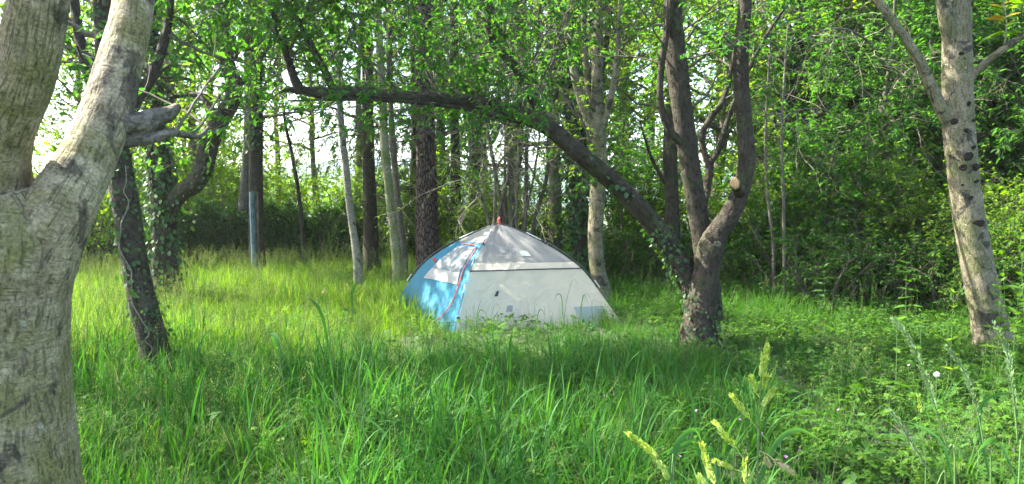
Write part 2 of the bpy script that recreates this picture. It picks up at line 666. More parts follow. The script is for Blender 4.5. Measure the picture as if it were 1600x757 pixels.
M['grass'] = leafmat('grass', [(.028, .105, .013), (.042, .132, .016), (.034, .114, .013), (.075, .16, .024)], .44, (1.5, 1.6, .4), rough=.6, spec=.12)
M['grass_blue'] = leafmat('grass_blue', [(.027, .104, .021), (.040, .13, .029), (.032, .113, .018), (.075, .162, .042)], .42, (1.5, 1.6, .5), rough=.6, spec=.12)
M['grass_sun'] = leafmat('grass_sun', [(.088, .19, .014), (.115, .22, .018), (.10, .20, .014), (.18, .245, .04)], .5, (1.5, 1.5, .4), rough=.6, spec=.12)  # lighter copy of the meadow grass, sunlight mixed into its colour
M['straw'] = leafmat('straw', [(.30, .25, .12), (.24, .20, .10), (.34, .30, .16), (.20, .18, .08)], .3, (1.1, 1.1, .8), rough=.7, spec=.15)
M['seed'] = leafmat('seed', [(.16, .21, .06), (.22, .26, .09), (.18, .21, .08), (.26, .28, .12)], .4, (1.3, 1.3, .7), rough=.6, spec=.2)
M['herb'] = leafmat('herb', [(.040, .112, .011), (.060, .14, .014), (.048, .12, .011), (.10, .168, .02)], .42, (1.5, 1.6, .4), rough=.6, spec=.12)
M['herb_deep'] = leafmat('herb_deep', [(.027, .08, .012), (.041, .104, .015), (.032, .088, .012), (.06, .122, .019)], .38, (1.5, 1.6, .5), rough=.6, spec=.12)
M['twig'] = plain('twig', (.085, .075, .055), .85, .2, var=.35, vscale=20)
M['twig_pale'] = plain('twig_pale', (.20, .18, .13), .85, .2, var=.35, vscale=20)
M['stem_green'] = plain('stem_green', (.07, .13, .035), .6, .3, var=.3)
M['bark_front'] = barkmat('bark_front', (.39, .335, .215), (.145, .115, .064), moss=(.16, .148, .055), moss_amt=.6, lichen=(.30, .30, .22), lichen_amt=.2,
                          us=95, vs_=15, crack=.42, bump=.9, bumpd=.006, fine=110, spots=.55, spotcol=(.06, .05, .036))
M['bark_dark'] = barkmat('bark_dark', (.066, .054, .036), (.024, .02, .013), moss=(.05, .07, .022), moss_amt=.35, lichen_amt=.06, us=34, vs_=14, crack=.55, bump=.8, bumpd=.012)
M['bark_mid'] = barkmat('bark_mid', (.17, .15, .115), (.07, .06, .045), moss=(.07, .09, .03), moss_amt=.4, lichen_amt=.16, us=40, vs_=18, crack=.45, bump=.7, bumpd=.01)
M['bark_pine'] = barkmat('bark_pine', (.17, .125, .10), (.06, .045, .038), moss=(.06, .07, .03), moss_amt=.08, lichen_amt=0, us=26, vs_=7, crack=.9, bump=1.0, bumpd=.03, cells=True)
M['bark_birch'] = barkmat('bark_birch', (.25, .235, .19), (.12, .11, .085), moss=(.12, .15, .06), moss_amt=.3, lichen_amt=.3, us=12, vs_=45, crack=.4, bump=.5, bumpd=.006, spots=.5)
M['bark_lichen'] = barkmat('bark_lichen', (.24, .24, .15), (.12, .12, .07), moss=(.12, .145, .05), moss_amt=.55, lichen_amt=.3, us=25, vs_=20, crack=.35, bump=.6, bumpd=.006)
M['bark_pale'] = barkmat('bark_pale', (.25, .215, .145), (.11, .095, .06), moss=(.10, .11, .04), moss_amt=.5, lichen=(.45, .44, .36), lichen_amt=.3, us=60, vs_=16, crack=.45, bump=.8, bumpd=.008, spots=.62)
M['scar'] = plain('scar', (.022, .018, .014), .95, .1, var=.4, vscale=60, bump=.8, bscale=90)
M['cut_wood'] = plain('cut_wood', (.13, .098, .052), .9, .1, var=.55, vscale=60, bump=.8, bscale=80)

rng0 = np.random.default_rng(5)


# ------------------------------------------------------------------ ground, far fields and hills
def gz(x, y):
    x, y = np.asarray(x, float), np.asarray(y, float)
    near = .03 * np.sin(x * 1.3 + .7) * np.cos(y * .9) + .025 * np.sin(x * .5 - y * .7 + 1)
    return near * np.clip(1 - (np.hypot(x, y) - 25) / 15, 0, 1)


def ground():
    xs = np.concatenate([np.linspace(-900, -40, 12), np.linspace(-30, 30, 121), np.linspace(40, 900, 12)])
    ys = np.concatenate([np.linspace(-60, -4, 8), np.linspace(-2, 32, 103), np.linspace(40, 1500, 16)])
    X, Y = np.meshgrid(xs, ys)
    V = np.stack([X, Y, gz(X, Y)], -1)
    h, w = X.shape
    i = np.arange(h - 1)[:, None]
    j = np.arange(w - 1)[None]
    F = np.stack([i * w + j, i * w + j + 1, (i + 1) * w + j + 1, (i + 1) * w + j], -1).reshape(-1, 4)
    m, nt, out = newmat('ground')
    L = nt.links.new
    ob = N_(nt, "ShaderNodeTexCoord")
    n1 = N_(nt, "ShaderNodeTexNoise", Scale=2.0, Detail=8.0, Roughness=.7)
    n2 = N_(nt, "ShaderNodeTexNoise", Scale=40.0, Detail=5.0, Roughness=.7)
    L(ob.outputs['Object'], n1.inputs['Vector'])
    L(ob.outputs['Object'], n2.inputs['Vector'])
    r1 = ramp(nt, n1.outputs['Fac'], [(.35, (.035, .035, .018)), (.5, (.04, .06, .02)), (.65, (.06, .09, .025))])
    r2 = ramp(nt, n2.outputs['Fac'], [(.3, (.5, .5, .5)), (.7, (1.3, 1.3, 1.3))])
    mx = N_(nt, "ShaderNodeMix", data_type='RGBA', blend_type='MULTIPLY')
    mx.inputs['Factor'].default_value = 1
    L(r1.outputs[0], mx.inputs[6])
    L(r2.outputs[0], mx.inputs[7])
    b = N_(nt, "ShaderNodeBsdfPrincipled", Roughness=.95)
    L(mx.outputs[2], b.inputs['Base Color'])
    bp = N_(nt, "ShaderNodeBump", Strength=.8, Distance=.03)
    L(n2.outputs['Fac'], bp.inputs['Height'])
    L(bp.outputs[0], b.inputs['Normal'])
    L(b.outputs[0], out.inputs[0])
    o = part('ground', Geo().add(V, F), m)
    tag(o, 'dark green grassy ground of the woodland clearing', None, None, 'structure')


ground()


def hills():
    rng = np.random.default_rng(3)
    m = plain('hill', (.10, .15, .13), .95, .1, var=.35, vscale=.08, bump=.6, bscale=.4, bdist=2.0)  # blue haze of distance mixed into the hill colour
    xs = np.linspace(-420, 420, 240)
    for k, (y0, hh, ph) in enumerate(((260, 15, 0.4), (420, 26, 2.1))):
        prof = hh * (.62 + .2 * np.sin(xs * .011 + ph) + .12 * np.sin(xs * .031 + 2 * ph) + .03 * np.sin(xs * .3)) + np.abs(rng.normal(0, .5, len(xs)))
        ts = np.array([0, .4, .75, 1.0, 1.0])
        dy = np.array([-60, -35, -15, 0, 60])
        zz = np.array([-.5, .35, .72, 1.0, 0.0])
        V = np.stack([np.broadcast_to(xs[None], (5, 240)), np.broadcast_to((y0 + dy)[:, None], (5, 240)), np.where(zz[:, None] < 0, -.5, prof[None] * zz[:, None])], -1)
        i = np.arange(4)[:, None]
        j = np.arange(239)[None]
        F = np.stack([i * 240 + j, i * 240 + j + 1, (i + 1) * 240 + j + 1, (i + 1) * 240 + j], -1).reshape(-1, 4)
        o = part('hill', Geo().add(V, F), m)
        tag(o, ('low blue-green wooded hill seen beyond the hedge', 'farther taller bluish hill on the skyline beyond the hedge')[k], None, None, 'structure')


hills()


# ------------------------------------------------------------------ the tent
def build_tent():
    A, B, C = P(710, 516, 8.7), P(976, 516, 9.3), P(604, 497, 10.3)
    for q in (A, B, C):
        q[2] = 0.0
    Dk = B + C - A
    cen = (A + B + C + Dk) / 4
    zf = np.array([0, .3, .6, .74, .92, 1.06, 1.18, 1.26, 1.30])
    ff = np.array([1, .87, .735, .665, .515, .365, .21, .09, 0.0])
    base = float(gz(cen[0], cen[1])) - .02
    root = empty('tent', (cen[0], cen[1], base), 'pale grey and blue dome tent standing in the long grass under the arching branch', 'tent')

    def edge(c, z, out=0.0):
        f = np.interp(z, zf, ff)
        # smooth the profile a little
        f = .5 * f + .25 * np.interp(np.clip(z - .06, 0, 1.3), zf, ff) + .25 * np.interp(np.clip(z + .06, 0, 1.3), zf, ff) if .06 < z < 1.22 else f
        d = c - cen
        l = np.linalg.norm(d[:2])
        q = cen + d * (f + out / l)
        q[2] = z
        return q

    rng = np.random.default_rng(11)
    ph = rng.uniform(0, 6.28, 12)

    def face(c1, c2, u, z, off=0.0, wr=1.0):
        a, b = edge(c1, z), edge(c2, z)
        q = a * (1 - u) + b * u
        o = (c1 + c2) / 2 - cen
        o[2] = 0
        o = o / np.linalg.norm(o)
        sag = -.045 * math.sin(math.pi * u) * math.sin(math.pi * min(z / .76, 1.0)) if z < .76 else -.03 * math.sin(math.pi * u) * math.sin(math.pi * (z - .76) / .56)
        w = .004 * abs(math.sin(17 * (u * .9 + z * .55) + 1.5 * math.sin(5 * z + 3 * u))) * (1.5 - u) + .006 * math.sin(9 * u + 7 * z + ph[0]) + .004 * math.sin(23 * u - 11 * z + ph[1]) + .003 * math.sin(31 * z + 5 * u + ph[2]) + .003 * math.sin(47 * u + 19 * z + ph[3])
        # creases that run out from the corners
        w += .005 * math.sin(40 * math.atan2(z + .05, u + .05)) * (1 - u) * (1 if z < .76 else .5)
        edgefade = min(1.0, 6 * min(u, 1 - u) + .12)
        return q + o * (sag + w * wr * edgefade + off) + np.array([0, 0, off * .5])

    def panel(c1, c2, u0, u1, z0, z1, nu=26, nz=18, off=0.0, fu=None, wr=1.0):
        V, UV = [], []
        for i in range(nz + 1):
            z = z0 + (z1 - z0) * i / nz
            for j in range(nu + 1):
                t = j / nu
                a, b = (u0, u1) if fu is None else fu(i / nz)
                V.append(face(c1, c2, a + (b - a) * t, z, off, wr))
        w = nu + 1
        i = np.arange(nz)[:, None]
        j = np.arange(nu)[None]
        F = np.stack([i * w + j, i * w + j + 1, (i + 1) * w + j + 1, (i + 1) * w + j], -1).reshape(-1, 4)
        return Geo().add(np.array(V) + [0, 0, base], F)

    white = plain('tent_white', (.84, .745, .59), .6, .2, trans=.5, var=.06, vscale=4, bump=.6, bscale=5, bdist=.03, crease=.35)
    mesh = plain('tent_mesh', (.37, .36, .34), .7, .2, trans=.4, alpha=.3, var=.08, vscale=6, bump=.3, bscale=11, bdist=.02)
    blue = plain('tent_blue', (.02, .15, .23), .55, .25, trans=.35, tcol=(.035, .25, .37), var=.18, vscale=7, bump=.5, bscale=13, bdist=.02)
    red = plain('tent_red', (.62, .08, .05), .6, .3)
    black = plain('tent_black', (.03, .03, .035), .5, .4)
    dark = plain('tent_floor', (.07, .075, .08), .7, .3, var=.2)
    steel = plain('tent_pole', (.06, .065, .07), .35, .6)
    ferr = plain('tent_ferrule', (.55, .56, .57), .3, .6)
    patch = plain('tent_patch', (.30, .30, .29), .6, .3, trans=.3)
    pocket = plain('tent_pocket', (.36, .40, .36), .6, .3, trans=.3)
    zt = .735
    # grey face towards the camera
    part('wall_panel', panel(A, B, 0, 1, .03, zt, 40, 26), white, root, label='pale grey lower wall panel')
    part('wall_band', panel(A, B, .0, 1, zt + .012, zt + .085, 30, 4), white, root)
    part('roof_panel', panel(A, B, 0, 1, zt + .087, 1.295, 34, 24), mesh, root, label='grey mesh roof panel')
    part('seam', tubes(np.array([[face(A, B, u, zt + .004, .006) + [0, 0, base] for u in np.linspace(0, 1, 24)]]), np.full((1, 24), .008), 5), black, root)
    # blue door face
    part('door_panel', panel(A, C, 0, 1, .03, 1.06, 36, 32), blue, root, label='blue door panel')
    part('roof_panel', panel(A, C, 0, 1, 1.062, 1.295, 24, 12), mesh, root)
    wb = lambda t: (.17 + .03 * t, .72 - .06 * t)
    part('window_band', panel(A, C, 0, 1, .56, .70, 18, 6, .012, lambda t: (.16, .80 - .05 * t)), plain('window_white', (.42, .42, .40), .6, .25, trans=.4, var=.12), root)
    wd = part('window', panel(A, C, 0, 1, .702, 1.0, 18, 10, .012, lambda t: (.16 + .03 * t, .75 - .05 * t)), plain('window_mesh', (.24, .25, .25), .7, .2, trans=.3, alpha=.25, var=.15), root, label='grey mesh window in the blue door')
    # slanted leaf-shaped mark of white and light blue on the window
    wmark = Geo()
    uvp = [(.36, .755), (.31, .80), (.29, .86), (.30, .92), (.34, .945), (.37, .90), (.40, .83), (.41, .78)]
    V = [face(A, C, u + .02, z, .016) + [0, 0, base] for u, z in uvp]
    ce = sum(V) / len(V)
    wmark.add(np.array(V + [ce]), np.array([[i, (i + 1) % 8, 8] for i in range(8)]))
    part('emblem', wmark, plain('emblem_white', (.72, .76, .78), .5, .3), wd)
    wmark = Geo()
    V = [face(A, C, .355 + (u - .35) * .5 + .02, .85 + (z - .85) * .55, .019) + [0, 0, base] for u, z in uvp]
    ce = sum(V) / len(V)
    wmark.add(np.array(V + [ce]), np.array([[i, (i + 1) % 8, 8] for i in range(8)]))
    part('emblem', wmark, plain('emblem_blue', (.25, .45, .58), .5, .3), wd)
    zp = [(.72, 1.035), (.5, 1.03), (.3, 1.025), (.17, 1.01), (.12, .96), (.115, .85), (.12, .7), (.13, .5), (.17, .3), (.25, .14), (.36, .05)]
    Z = np.array([face(A, C, u, z, .014) + [0, 0, base] for u, z in zp])
    part('zip', tube(Z, np.full(len(Z), .0065), 6, 5, 0.0), red, root, label='curved red zip of the door')
    tg = Geo()
    q = face(A, C, .78, .80, .03) + [0, 0, base]
    tube([q + [-.02, 0, .03], q + [.0, 0, .0], q + [.02, 0, -.02]], [.018, .022, .012], 7, 3, .1, g=tg)
    part('zip_pull', tg, red, root)
    lp = np.array([q + [.03 * math.sin(a) + .03, 0, -.07 + .06 * math.cos(a)] for a in np.linspace(0, 6.28, 14)])
    part('cord_loop', tubes(lp[None], np.full((1, 14), .004), 4), black, root)
    # the two far faces
    for c1, c2 in ((B, Dk), (Dk, C)):
        part('wall_panel', panel(c1, c2, 0, 1, .03, zt, 16, 10), white, root)
        part('roof_panel', panel(c1, c2, 0, 1, zt + .002, 1.295, 16, 12), mesh, root)
    # groundsheet
    cs = [A, B, Dk, C]
    V = [np.array([q[0], q[1], base + h]) + (q - cen) / np.linalg.norm(q - cen) * .012 for h in (.004, .034) for q in cs]
    F = [[0, 1, 5, 4], [1, 2, 6, 5], [2, 3, 7, 6], [3, 0, 4, 7], [0, 3, 2, 1]]
    part('groundsheet', Geo().add(np.array(V), np.array(F)), dark, root, smooth=False)
    # patches and labels on the grey face
    for (u, z, w, h, mt, nm) in ((.235, .46, .011, .04, black, 'label_tab'), (.32, .28, .02, .045, patch, 'vent_flap'), (.845, .14, .10, .16, pocket, 'pocket'),
                                 (.30, .98, .035, .05, patch, 'inner_pocket'), (.42, .97, .03, .035, patch, 'inner_pocket'), (.56, .93, .05, .04, pocket, 'inner_pocket')):
        V = []
        for i in range(5):
            for j in range(5):
                V.append(face(A, B, u + (j / 4 - .5) * w * 2 + (i / 4) * .01, z + (i / 4 - .5) * h * 1.6, .008) + [0, 0, base])
        i = np.arange(4)[:, None]
        j = np.arange(4)[None]
        F = np.stack([i * 5 + j, i * 5 + j + 1, (i + 1) * 5 + j + 1, (i + 1) * 5 + j], -1).reshape(-1, 4)
        part(nm, Geo().add(np.array(V), F), mt, root)
    # poles on the outside with clips
    for c in cs:
        zs = [0.0, .15, .3, .45, .6, .74, .9, 1.05, 1.18, 1.27, 1.325]
        outs = [.02, .035, .045, .045, .04, .03, .05, .055, .04, .02, .0]
        pp = np.array([edge(c, min(z, 1.3), o) + [0, 0, base + max(0, z - 1.3)] for z, o in zip(zs, outs)])
        pole = part('pole', tube(pp, np.full(len(pp), .0055), 7, 4, 0.0), steel, root)
        for a in (.5, 1.1):
            q0, q1 = edge(c, a, .047) + [0, 0, base], edge(c, a + .09, .05) + [0, 0, base]
            part('ferrule', tube([q0, (q0 + q1) / 2, q1], [.0072] * 3, 7, 2, 0.0), ferr, pole)
        for a, o in ((.2, .04), (.74, .03), (1.05, .055)):
            q0, q1 = edge(c, a, -.005) + [0, 0, base], edge(c, a + .02, o + .005) + [0, 0, base]
            part('clip', tube([q0, (q0 + q1) / 2, q1], [.016, .011, .018], 6, 2, .1), black, root)
        # corner peg loop
        q0 = edge(c, 0.02, .0) + [0, 0, base]
        q1 = edge(c, 0.0, .09) + [0, 0, base]
        part('corner_strap', tube([q0, (q0 + q1) / 2 + [0, 0, .01], q1], [.012, .01, .008], 5, 2, .0), black, root)
    # red hook at the peak
    top = cen + [0, 0, 1.30 + base]
    top[2] = 1.30 + base
    hk = Geo()
    tube([top + [.015, 0, -.02], top + [0, 0, .02], top + [-.012, 0, .05], top + [.008, 0, .085], top + [-.005, 0, .06]], [.022, .019, .016, .014, .008], 8, 4, .12, g=hk)
    part('peak_hook', hk, red, root, label='red hook at the peak')
    # strap wrinkles down from the peak
    return [A, B, Dk, C]


TENT = build_tent()


# ------------------------------------------------------------------ trees that can be told apart
def px(path):
    """[(x, y, d, w)] in photo pixels, metres ahead and pixel width -> points and radii."""
    return np.array([P(x, y, d) for x, y, d, w in path]), np.array([w * .5 * d / FPX for x, y, d, w in path])


def foot(path, flare=1.35):
    """Carry a path's first point down to the ground with a root flare."""
    p, r = px(path)
    d = p[0] - p[1]
    q = p[0].copy()
    z = float(gz(q[0], q[1])) - .12
    if q[2] > z + .05:
        k = np.clip((q[2] - z) / max(abs(d[2]), .05), 0, 1.5) * .5
        q = np.array([q[0] + d[0] * k, q[1] + d[1] * k, z])
        p = np.vstack([q, p])
        r = np.concatenate([[r[0] * flare], r])
    return p, r


SEED = [100]


def hero(name, label, trunk, limbs, bark, leafm=None, twigm='twig', sides=18, m=8, lump=.06, ridge=0.0, ram=None, ivy=None, flare=1.35, cat='tree', group=None, ivym='leaf_ivy', extra=None, ramtrunk=True, partname='limb', limb_mats=None):
    SEED[0] += 1
    rng = np.random.default_rng(SEED[0])
    tp, tr = foot(trunk, flare)
    root = empty(name, (tp[0][0], tp[0][1], float(gz(tp[0][0], tp[0][1]))), label, cat, group)
    t = part('trunk', tube(tp, tr, sides, m, lump, SEED[0], ridge=ridge), bark, root)
    ls = []
    for l in limbs:
        lp, lr = px(l) if not isinstance(l, tuple) else l
        part(partname, tube(lp, lr, max(8, sides - 4), m, lump, SEED[0] + 7 + len(ls), ridge=ridge * (3 if limb_mats and len(ls) in limb_mats else 1)), (limb_mats or {}).get(len(ls), bark), root)
        ls.append((lp, lr))
    allr = ls + ([(tp, tr)] if ramtrunk else [])
    if ram:
        gb, gl = Geo(), Geo()
        for rr in (ram if isinstance(ram, list) else [ram]):
            rr = dict(rr)
            which = rr.pop('on', None)
            src = allr if which is None else [allr[i] for i in which]
            a, b = ramify(src, rng, **rr)
            if a.n:
                gb.merge(a)
            if b.n:
                gl.merge(b)
        if gb.n:
            part('twigs', gb, M[twigm], root, 'stuff')
        if gl.n:
            part('crown', gl, M[leafm], root, 'stuff')
    if ivy:
        g = Geo()
        for (which, t0, t1, dens, leaf, thick) in ivy:
            pr = allr[which] if which >= 0 else (tp, tr)
            ivy_on(pr[0], pr[1], rng, dens, leaf, thick, t0, t1, g)
        part('ivy', g, M[ivym], root, 'stuff')
    return root, tp, tr, ls


# 1 the forked tree at the left edge of the frame, two metres away
front, ftp, ftr, fls = hero(
    'forked_tree', 'big grey-brown mossy tree trunk forking into two limbs, nearest tree at the left edge', 
    [(14, 900, 2.0, 236), (6, 757, 2.0, 214), (-1, 640, 2.0, 200), (-6, 540, 2.0, 194), (-4, 450, 2.0, 196), (0, 390, 2.0, 206), (-10, 335, 2.01, 184), (-28, 280, 1.99, 132), (-8, 205, 1.94, 102), (34, 115, 1.88, 88), (56, 20, 1.83, 82), (68, -80, 1.80, 76), (95, -250, 1.78, 70), (60, -500, 1.78, 54), (20, -900, 1.75, 42), (-40, -1500, 1.7, 26)],
    [[(20, 500, 2.02, 120), (52, 400, 2.01, 128), (92, 325, 2.02, 100), (132, 255, 2.08, 82), (164, 180, 2.16, 73), (187, 100, 2.24, 65), (205, 30, 2.31, 59), (216, -60, 2.40, 56), (240, -220, 2.55, 48), (300, -480, 2.8, 40), (340, -900, 3.1, 30), (330, -1500, 3.3, 18)],
     [(-40, 330, 1.97, 110), (-50, 230, 1.93, 84), (-32, 150, 1.90, 58), (-34, 60, 1.87, 52), (-70, -80, 1.85, 42), (-160, -350, 1.8, 30)],
     [(160, 198, 2.15, 54), (205, 198, 2.18, 42), (236, 186, 2.24, 33), (262, 178, 2.30, 25), (278, 166, 2.33, 13)],
     [(188, 222, 2.16, 22), (232, 218, 2.2, 17), (270, 208, 2.26, 12), (308, 214, 2.32, 8), (326, 200, 2.38, 5)]],
    M['bark_front'], 'leaf_deep', sides=40, m=12, lump=.05, ridge=.007, limb_mats={2: M['bark_mid'], 3: M['bark_mid']},
    ram=[dict(on=[0, 4], subs=7, f0=.72, mask=lambda q: q[2] > 3.9, sub_len=1.9, twig_m=5, twig_len=.5, leaves=9, leaf=.09, up=.03),
         dict(on=[3], subs=6, f0=.5, sub_len=.3, twig_m=4, twig_len=.18, leaves=1, leaf=.05, wander=.12, maxr=.006)])

# 2 leaning ivy-wrapped trunk behind it
lean_t, lean_p, lean_r, _ = hero('leaning_tree', 'slim dark trunk leaning left, wrapped in ivy, behind the forked foreground tree',
     [(240, 540, 6.4, 44), (228, 490, 6.4, 42), (212, 420, 6.4, 40), (198, 330, 6.4, 40), (186, 260, 6.45, 38), (176, 190, 6.5, 34), (165, 90, 6.5, 30), (160, -20, 6.5, 26), (150, -200, 6.6, 20)],
     [[(183, 230, 6.45, 26), (205, 170, 6.6, 22), (240, 110, 6.8, 16), (262, 40, 7, 12), (275, -80, 7.1, 8)],
      [(176, 190, 6.5, 22), (140, 120, 6.8, 18), (120, 30, 7, 14), (110, -90, 7.2, 9)]],
     M['bark_dark'], 'leaf_deep', ram=dict(subs=5.5, f0=.42, sub_len=1.1, twig_m=6, twig_len=.42, leaves=8, leaf=.075, six=True, up=.0),
     ivy=[(-1, .1, .75, 230, .045, .03)])

vr = np.random.default_rng(21)
vp, vrad = smoothpath(lean_p, lean_r, 10)
vp, vrad = vp[8:52:2], vrad[8:52:2]
va = np.cumsum(vr.normal(0, .4, len(vp))) * .5
vine = vp + np.stack([np.sin(va) * vrad * 1.08, -np.cos(va) * vrad * 1.08, 0 * va], -1)
part('ivy_vine', tube(vine, np.full(len(vine), .0055), 6, 4, .1, 3), plain('vine_bark', (.15, .135, .10), .8, .2, var=.25, vscale=30), lean_t, label='pale winding ivy vine')

# 3 ivy-clad tree with the crooked limb
hero('ivy_tree', 'ivy-covered tree with a crooked bare limb bending up, left of the meadow',
     [(258, 430, 11.4, 40), (258, 380, 11.4, 36), (256, 330, 11.4, 38), (250, 270, 11.4, 34), (243, 200, 11.4, 32), (240, 120, 11.4, 28), (232, 30, 11.4, 24), (230, -120, 11.4, 18), (225, -300, 11.5, 10)],
     [[(262, 330, 11.4, 26), (280, 304, 11.3, 26), (303, 288, 11.2, 28), (318, 262, 11.2, 28), (326, 228, 11.2, 28), (342, 192, 11.2, 27), (362, 158, 11.2, 25), (366, 132, 11.2, 24), (355, 98, 11.2, 22), (350, 50, 11.2, 21), (354, -10, 11.2, 19), (362, -150, 11.2, 14), (366, -320, 11.2, 8)],
      [(355, 100, 11.2, 12), (380, 70, 11.0, 9), (415, 40, 10.8, 7), (440, 20, 10.7, 4)],
      [(362, 150, 11.2, 11), (395, 105, 11.4, 8), (430, 60, 11.5, 5), (450, 10, 11.6, 4)],
      [(344, 185, 11.2, 10), (310, 150, 11.5, 8), (270, 152, 11.6, 6), (235, 160, 11.7, 4)]],
     M['bark_dark'], 'leaf_lime', ram=[dict(subs=5.5, f0=.4, sub_len=1.6, twig_m=6, twig_len=.5, leaves=9, leaf=.085, up=.0)],
     ivy=[(-1, .05, .8, 600, .075, .10), (0, .0, .25, 150, .06, .04)])

# 4 plain straight trunk with the tree guard
hero('straight_tree', 'straight dark trunk with ivy edges standing at the hedge behind a pale blue post',
     [(402, 395, 15, 25), (401, 330, 15, 22), (399, 250, 15, 21), (400, 150, 15, 20), (402, 40, 15, 18), (404, -150, 15, 14), (406, -400, 15, 7)], [],
     M['bark_dark'], 'leaf_mid', ram=dict(subs=7, f0=.3, sub_len=2.2, twig_m=5, twig_len=.55, leaves=9, leaf=.10, up=.0),
     ivy=[(-1, .25, .75, 260, .07, .05)])

# 5 thin sapling in front of the bright gap
hero('thin_sapling', 'very thin dark sapling stem against the bright gap above the hedge',
     [(474, 380, 16.5, 7), (470, 330, 16.5, 6.5), (463, 280, 16.5, 6), (455, 235, 16.5, 5.5), (446, 195, 16.5, 5), (440, 140, 16.5, 4), (436, 60, 16.5, 3)],
     [], M['bark_dark'], 'leaf_mid', sides=8, ram=dict(subs=3, f0=.25, sub_len=.8, twig_m=3.5, twig_len=.35, leaves=3, leaf=.07, maxr=.012))

# 6 slim birch
hero('birch_tree', 'slim pale birch trunk leaning left, nearest of the thin trunks behind the meadow',
     [(559, 412, 12.4, 14), (553, 370, 12.4, 12), (546, 320, 12.4, 11.5), (540, 260, 12.4, 11), (534, 200, 12.4, 10.5), (528, 110, 12.4, 10), (522, 0, 12.4, 9), (512, -160, 12.4, 6), (505, -300, 12.4, 3)],
     [], M['bark_birch'], 'leaf_mid', sides=12, ram=dict(subs=5.5, f0=.38, sub_len=1.4, twig_m=5, twig_len=.55, leaves=7, leaf=.075, up=-.03, maxr=.014))

# 7 dark trunk with drooping conifer sprays
def conifer_sprays(root, tp, tr, rng, n=60, f0=.15, f1=1.0, length=1.7, mat='needle_pale', droop=-.16, spray=26, leaf=.13):
    p, r = smoothpath(tp, tr, 6)
    s = np.concatenate([[0], np.cumsum(np.linalg.norm(np.diff(p, axis=0), axis=1))])
    t = rng.uniform(f0, f1, n) * s[-1]
    S = np.stack([np.interp(t, s, p[:, c]) for c in range(3)], -1)
    az = rng.uniform(0, 2 * np.pi, n)
    D = np.stack([np.cos(az), np.sin(az), np.full(n, .12)], -1)
    L = length * rng.uniform(.5, 1.2, n) * (1.15 - .7 * t / s[-1])
    BR = walk(S, D, L, 8, .08, droop * .6, rng)
    g = tubes(BR, np.linspace(.014, .004, 9)[None].repeat(n, 0), 4)
    nt = (L * 9).astype(int) + 2
    idx = np.repeat(np.arange(n), nt)
    q, T = at_t(BR, idx, rng.uniform(.12, 1, len(idx)))
    side = np.cross(T, [0, 0, 1.0]) * rng.choice([-1, 1], len(idx))[:, None]
    D2 = T * .7 + side * .6 + np.array([0, 0, -.45])
    TW = walk(q, D2, rng.uniform(.15, .55, len(idx)), 4, .1, droop * 2.2, rng)
    tubes(TW, np.full((len(idx), 5), .003), 3, g)
    part('branches', g, M['twig'], root, 'stuff')
    li = np.repeat(np.arange(len(TW)), spray)
    q, T = at_t(TW, li, rng.uniform(0, 1, len(li)))
    pr = perp(T, rng)
    leafs = leafgeo(q, T * .8 + pr * .7, pr + rng.normal(0, .4, pr.shape), leaf * rng.uniform(.3, .8, len(li)), rng, wide=.16, fold=.1)
    part('crown', leafs, M[mat], root, 'stuff')


r7, t7, q7, _ = hero('larch_tree', 'dark trunk with drooping pale feathery needle sprays, between the birch and the lichen trunks',
                     [(580, 402, 15, 26), (578, 340, 15, 22), (576, 270, 15, 20), (575, 190, 15, 18), (574, 90, 15, 17), (573, -40, 15, 15), (572, -300, 15, 8)], [],
                     M['bark_dark'], None)
conifer_sprays(r7, t7, q7, np.random.default_rng(71), n=64, f0=.16, f1=.95, length=2.2)

# 8, 9 two lichen-grown stems
hero('lichen_tree', 'yellow-green lichen-covered slender trunk just left of the thick pine trunk',
     [(620, 408, 13, 17), (614, 350, 13, 14), (607, 290, 13, 13.5), (601, 220, 13, 13), (597, 150, 13, 12.5), (592, 40, 13, 11.5), (586, -120, 13, 9), (580, -330, 13, 5)], [],
     M['bark_lichen'], 'leaf_mid', sides=12, ram=dict(subs=5.5, f0=.38, sub_len=1.4, twig_m=5, twig_len=.5, leaves=7, leaf=.08, up=0, maxr=.015))
hero('slender_tree', 'thin grey-green trunk beside the lichen-covered one, close to the pine',
     [(630, 404, 13.6, 13), (627, 360, 13.6, 11), (621, 310, 13.6, 10.5), (616, 250, 13.6, 10), (611, 180, 13.6, 9.5), (608, 60, 13.6, 9), (604, -120, 13.6, 6), (602, -300, 13.6, 4)], [],
     M['bark_mid'], 'leaf_deep', sides=12, ram=dict(subs=5, f0=.4, sub_len=1.3, twig_m=5, twig_len=.5, leaves=7, leaf=.08, up=0, maxr=.015))

# 10 the thick pine
r10, t10, q10, _ = hero('pine_tree', 'thick straight pine trunk with deeply cracked reddish-brown bark behind the tent',
                        [(668, 412, 13.6, 36), (667, 340, 13.6, 32), (666, 260, 13.6, 30), (664, 180, 13.6, 29), (662, 90, 13.6, 28), (660, -20, 13.6, 26), (657, -200, 13.6, 22), (655, -480, 13.6, 12)], [],
                        M['bark_pine'], None, sides=28, m=14, ridge=.02)
conifer_sprays(r10, t10, q10, np.random.default_rng(73), n=46, f0=.5, f1=1.0, length=2.2, mat='needle')

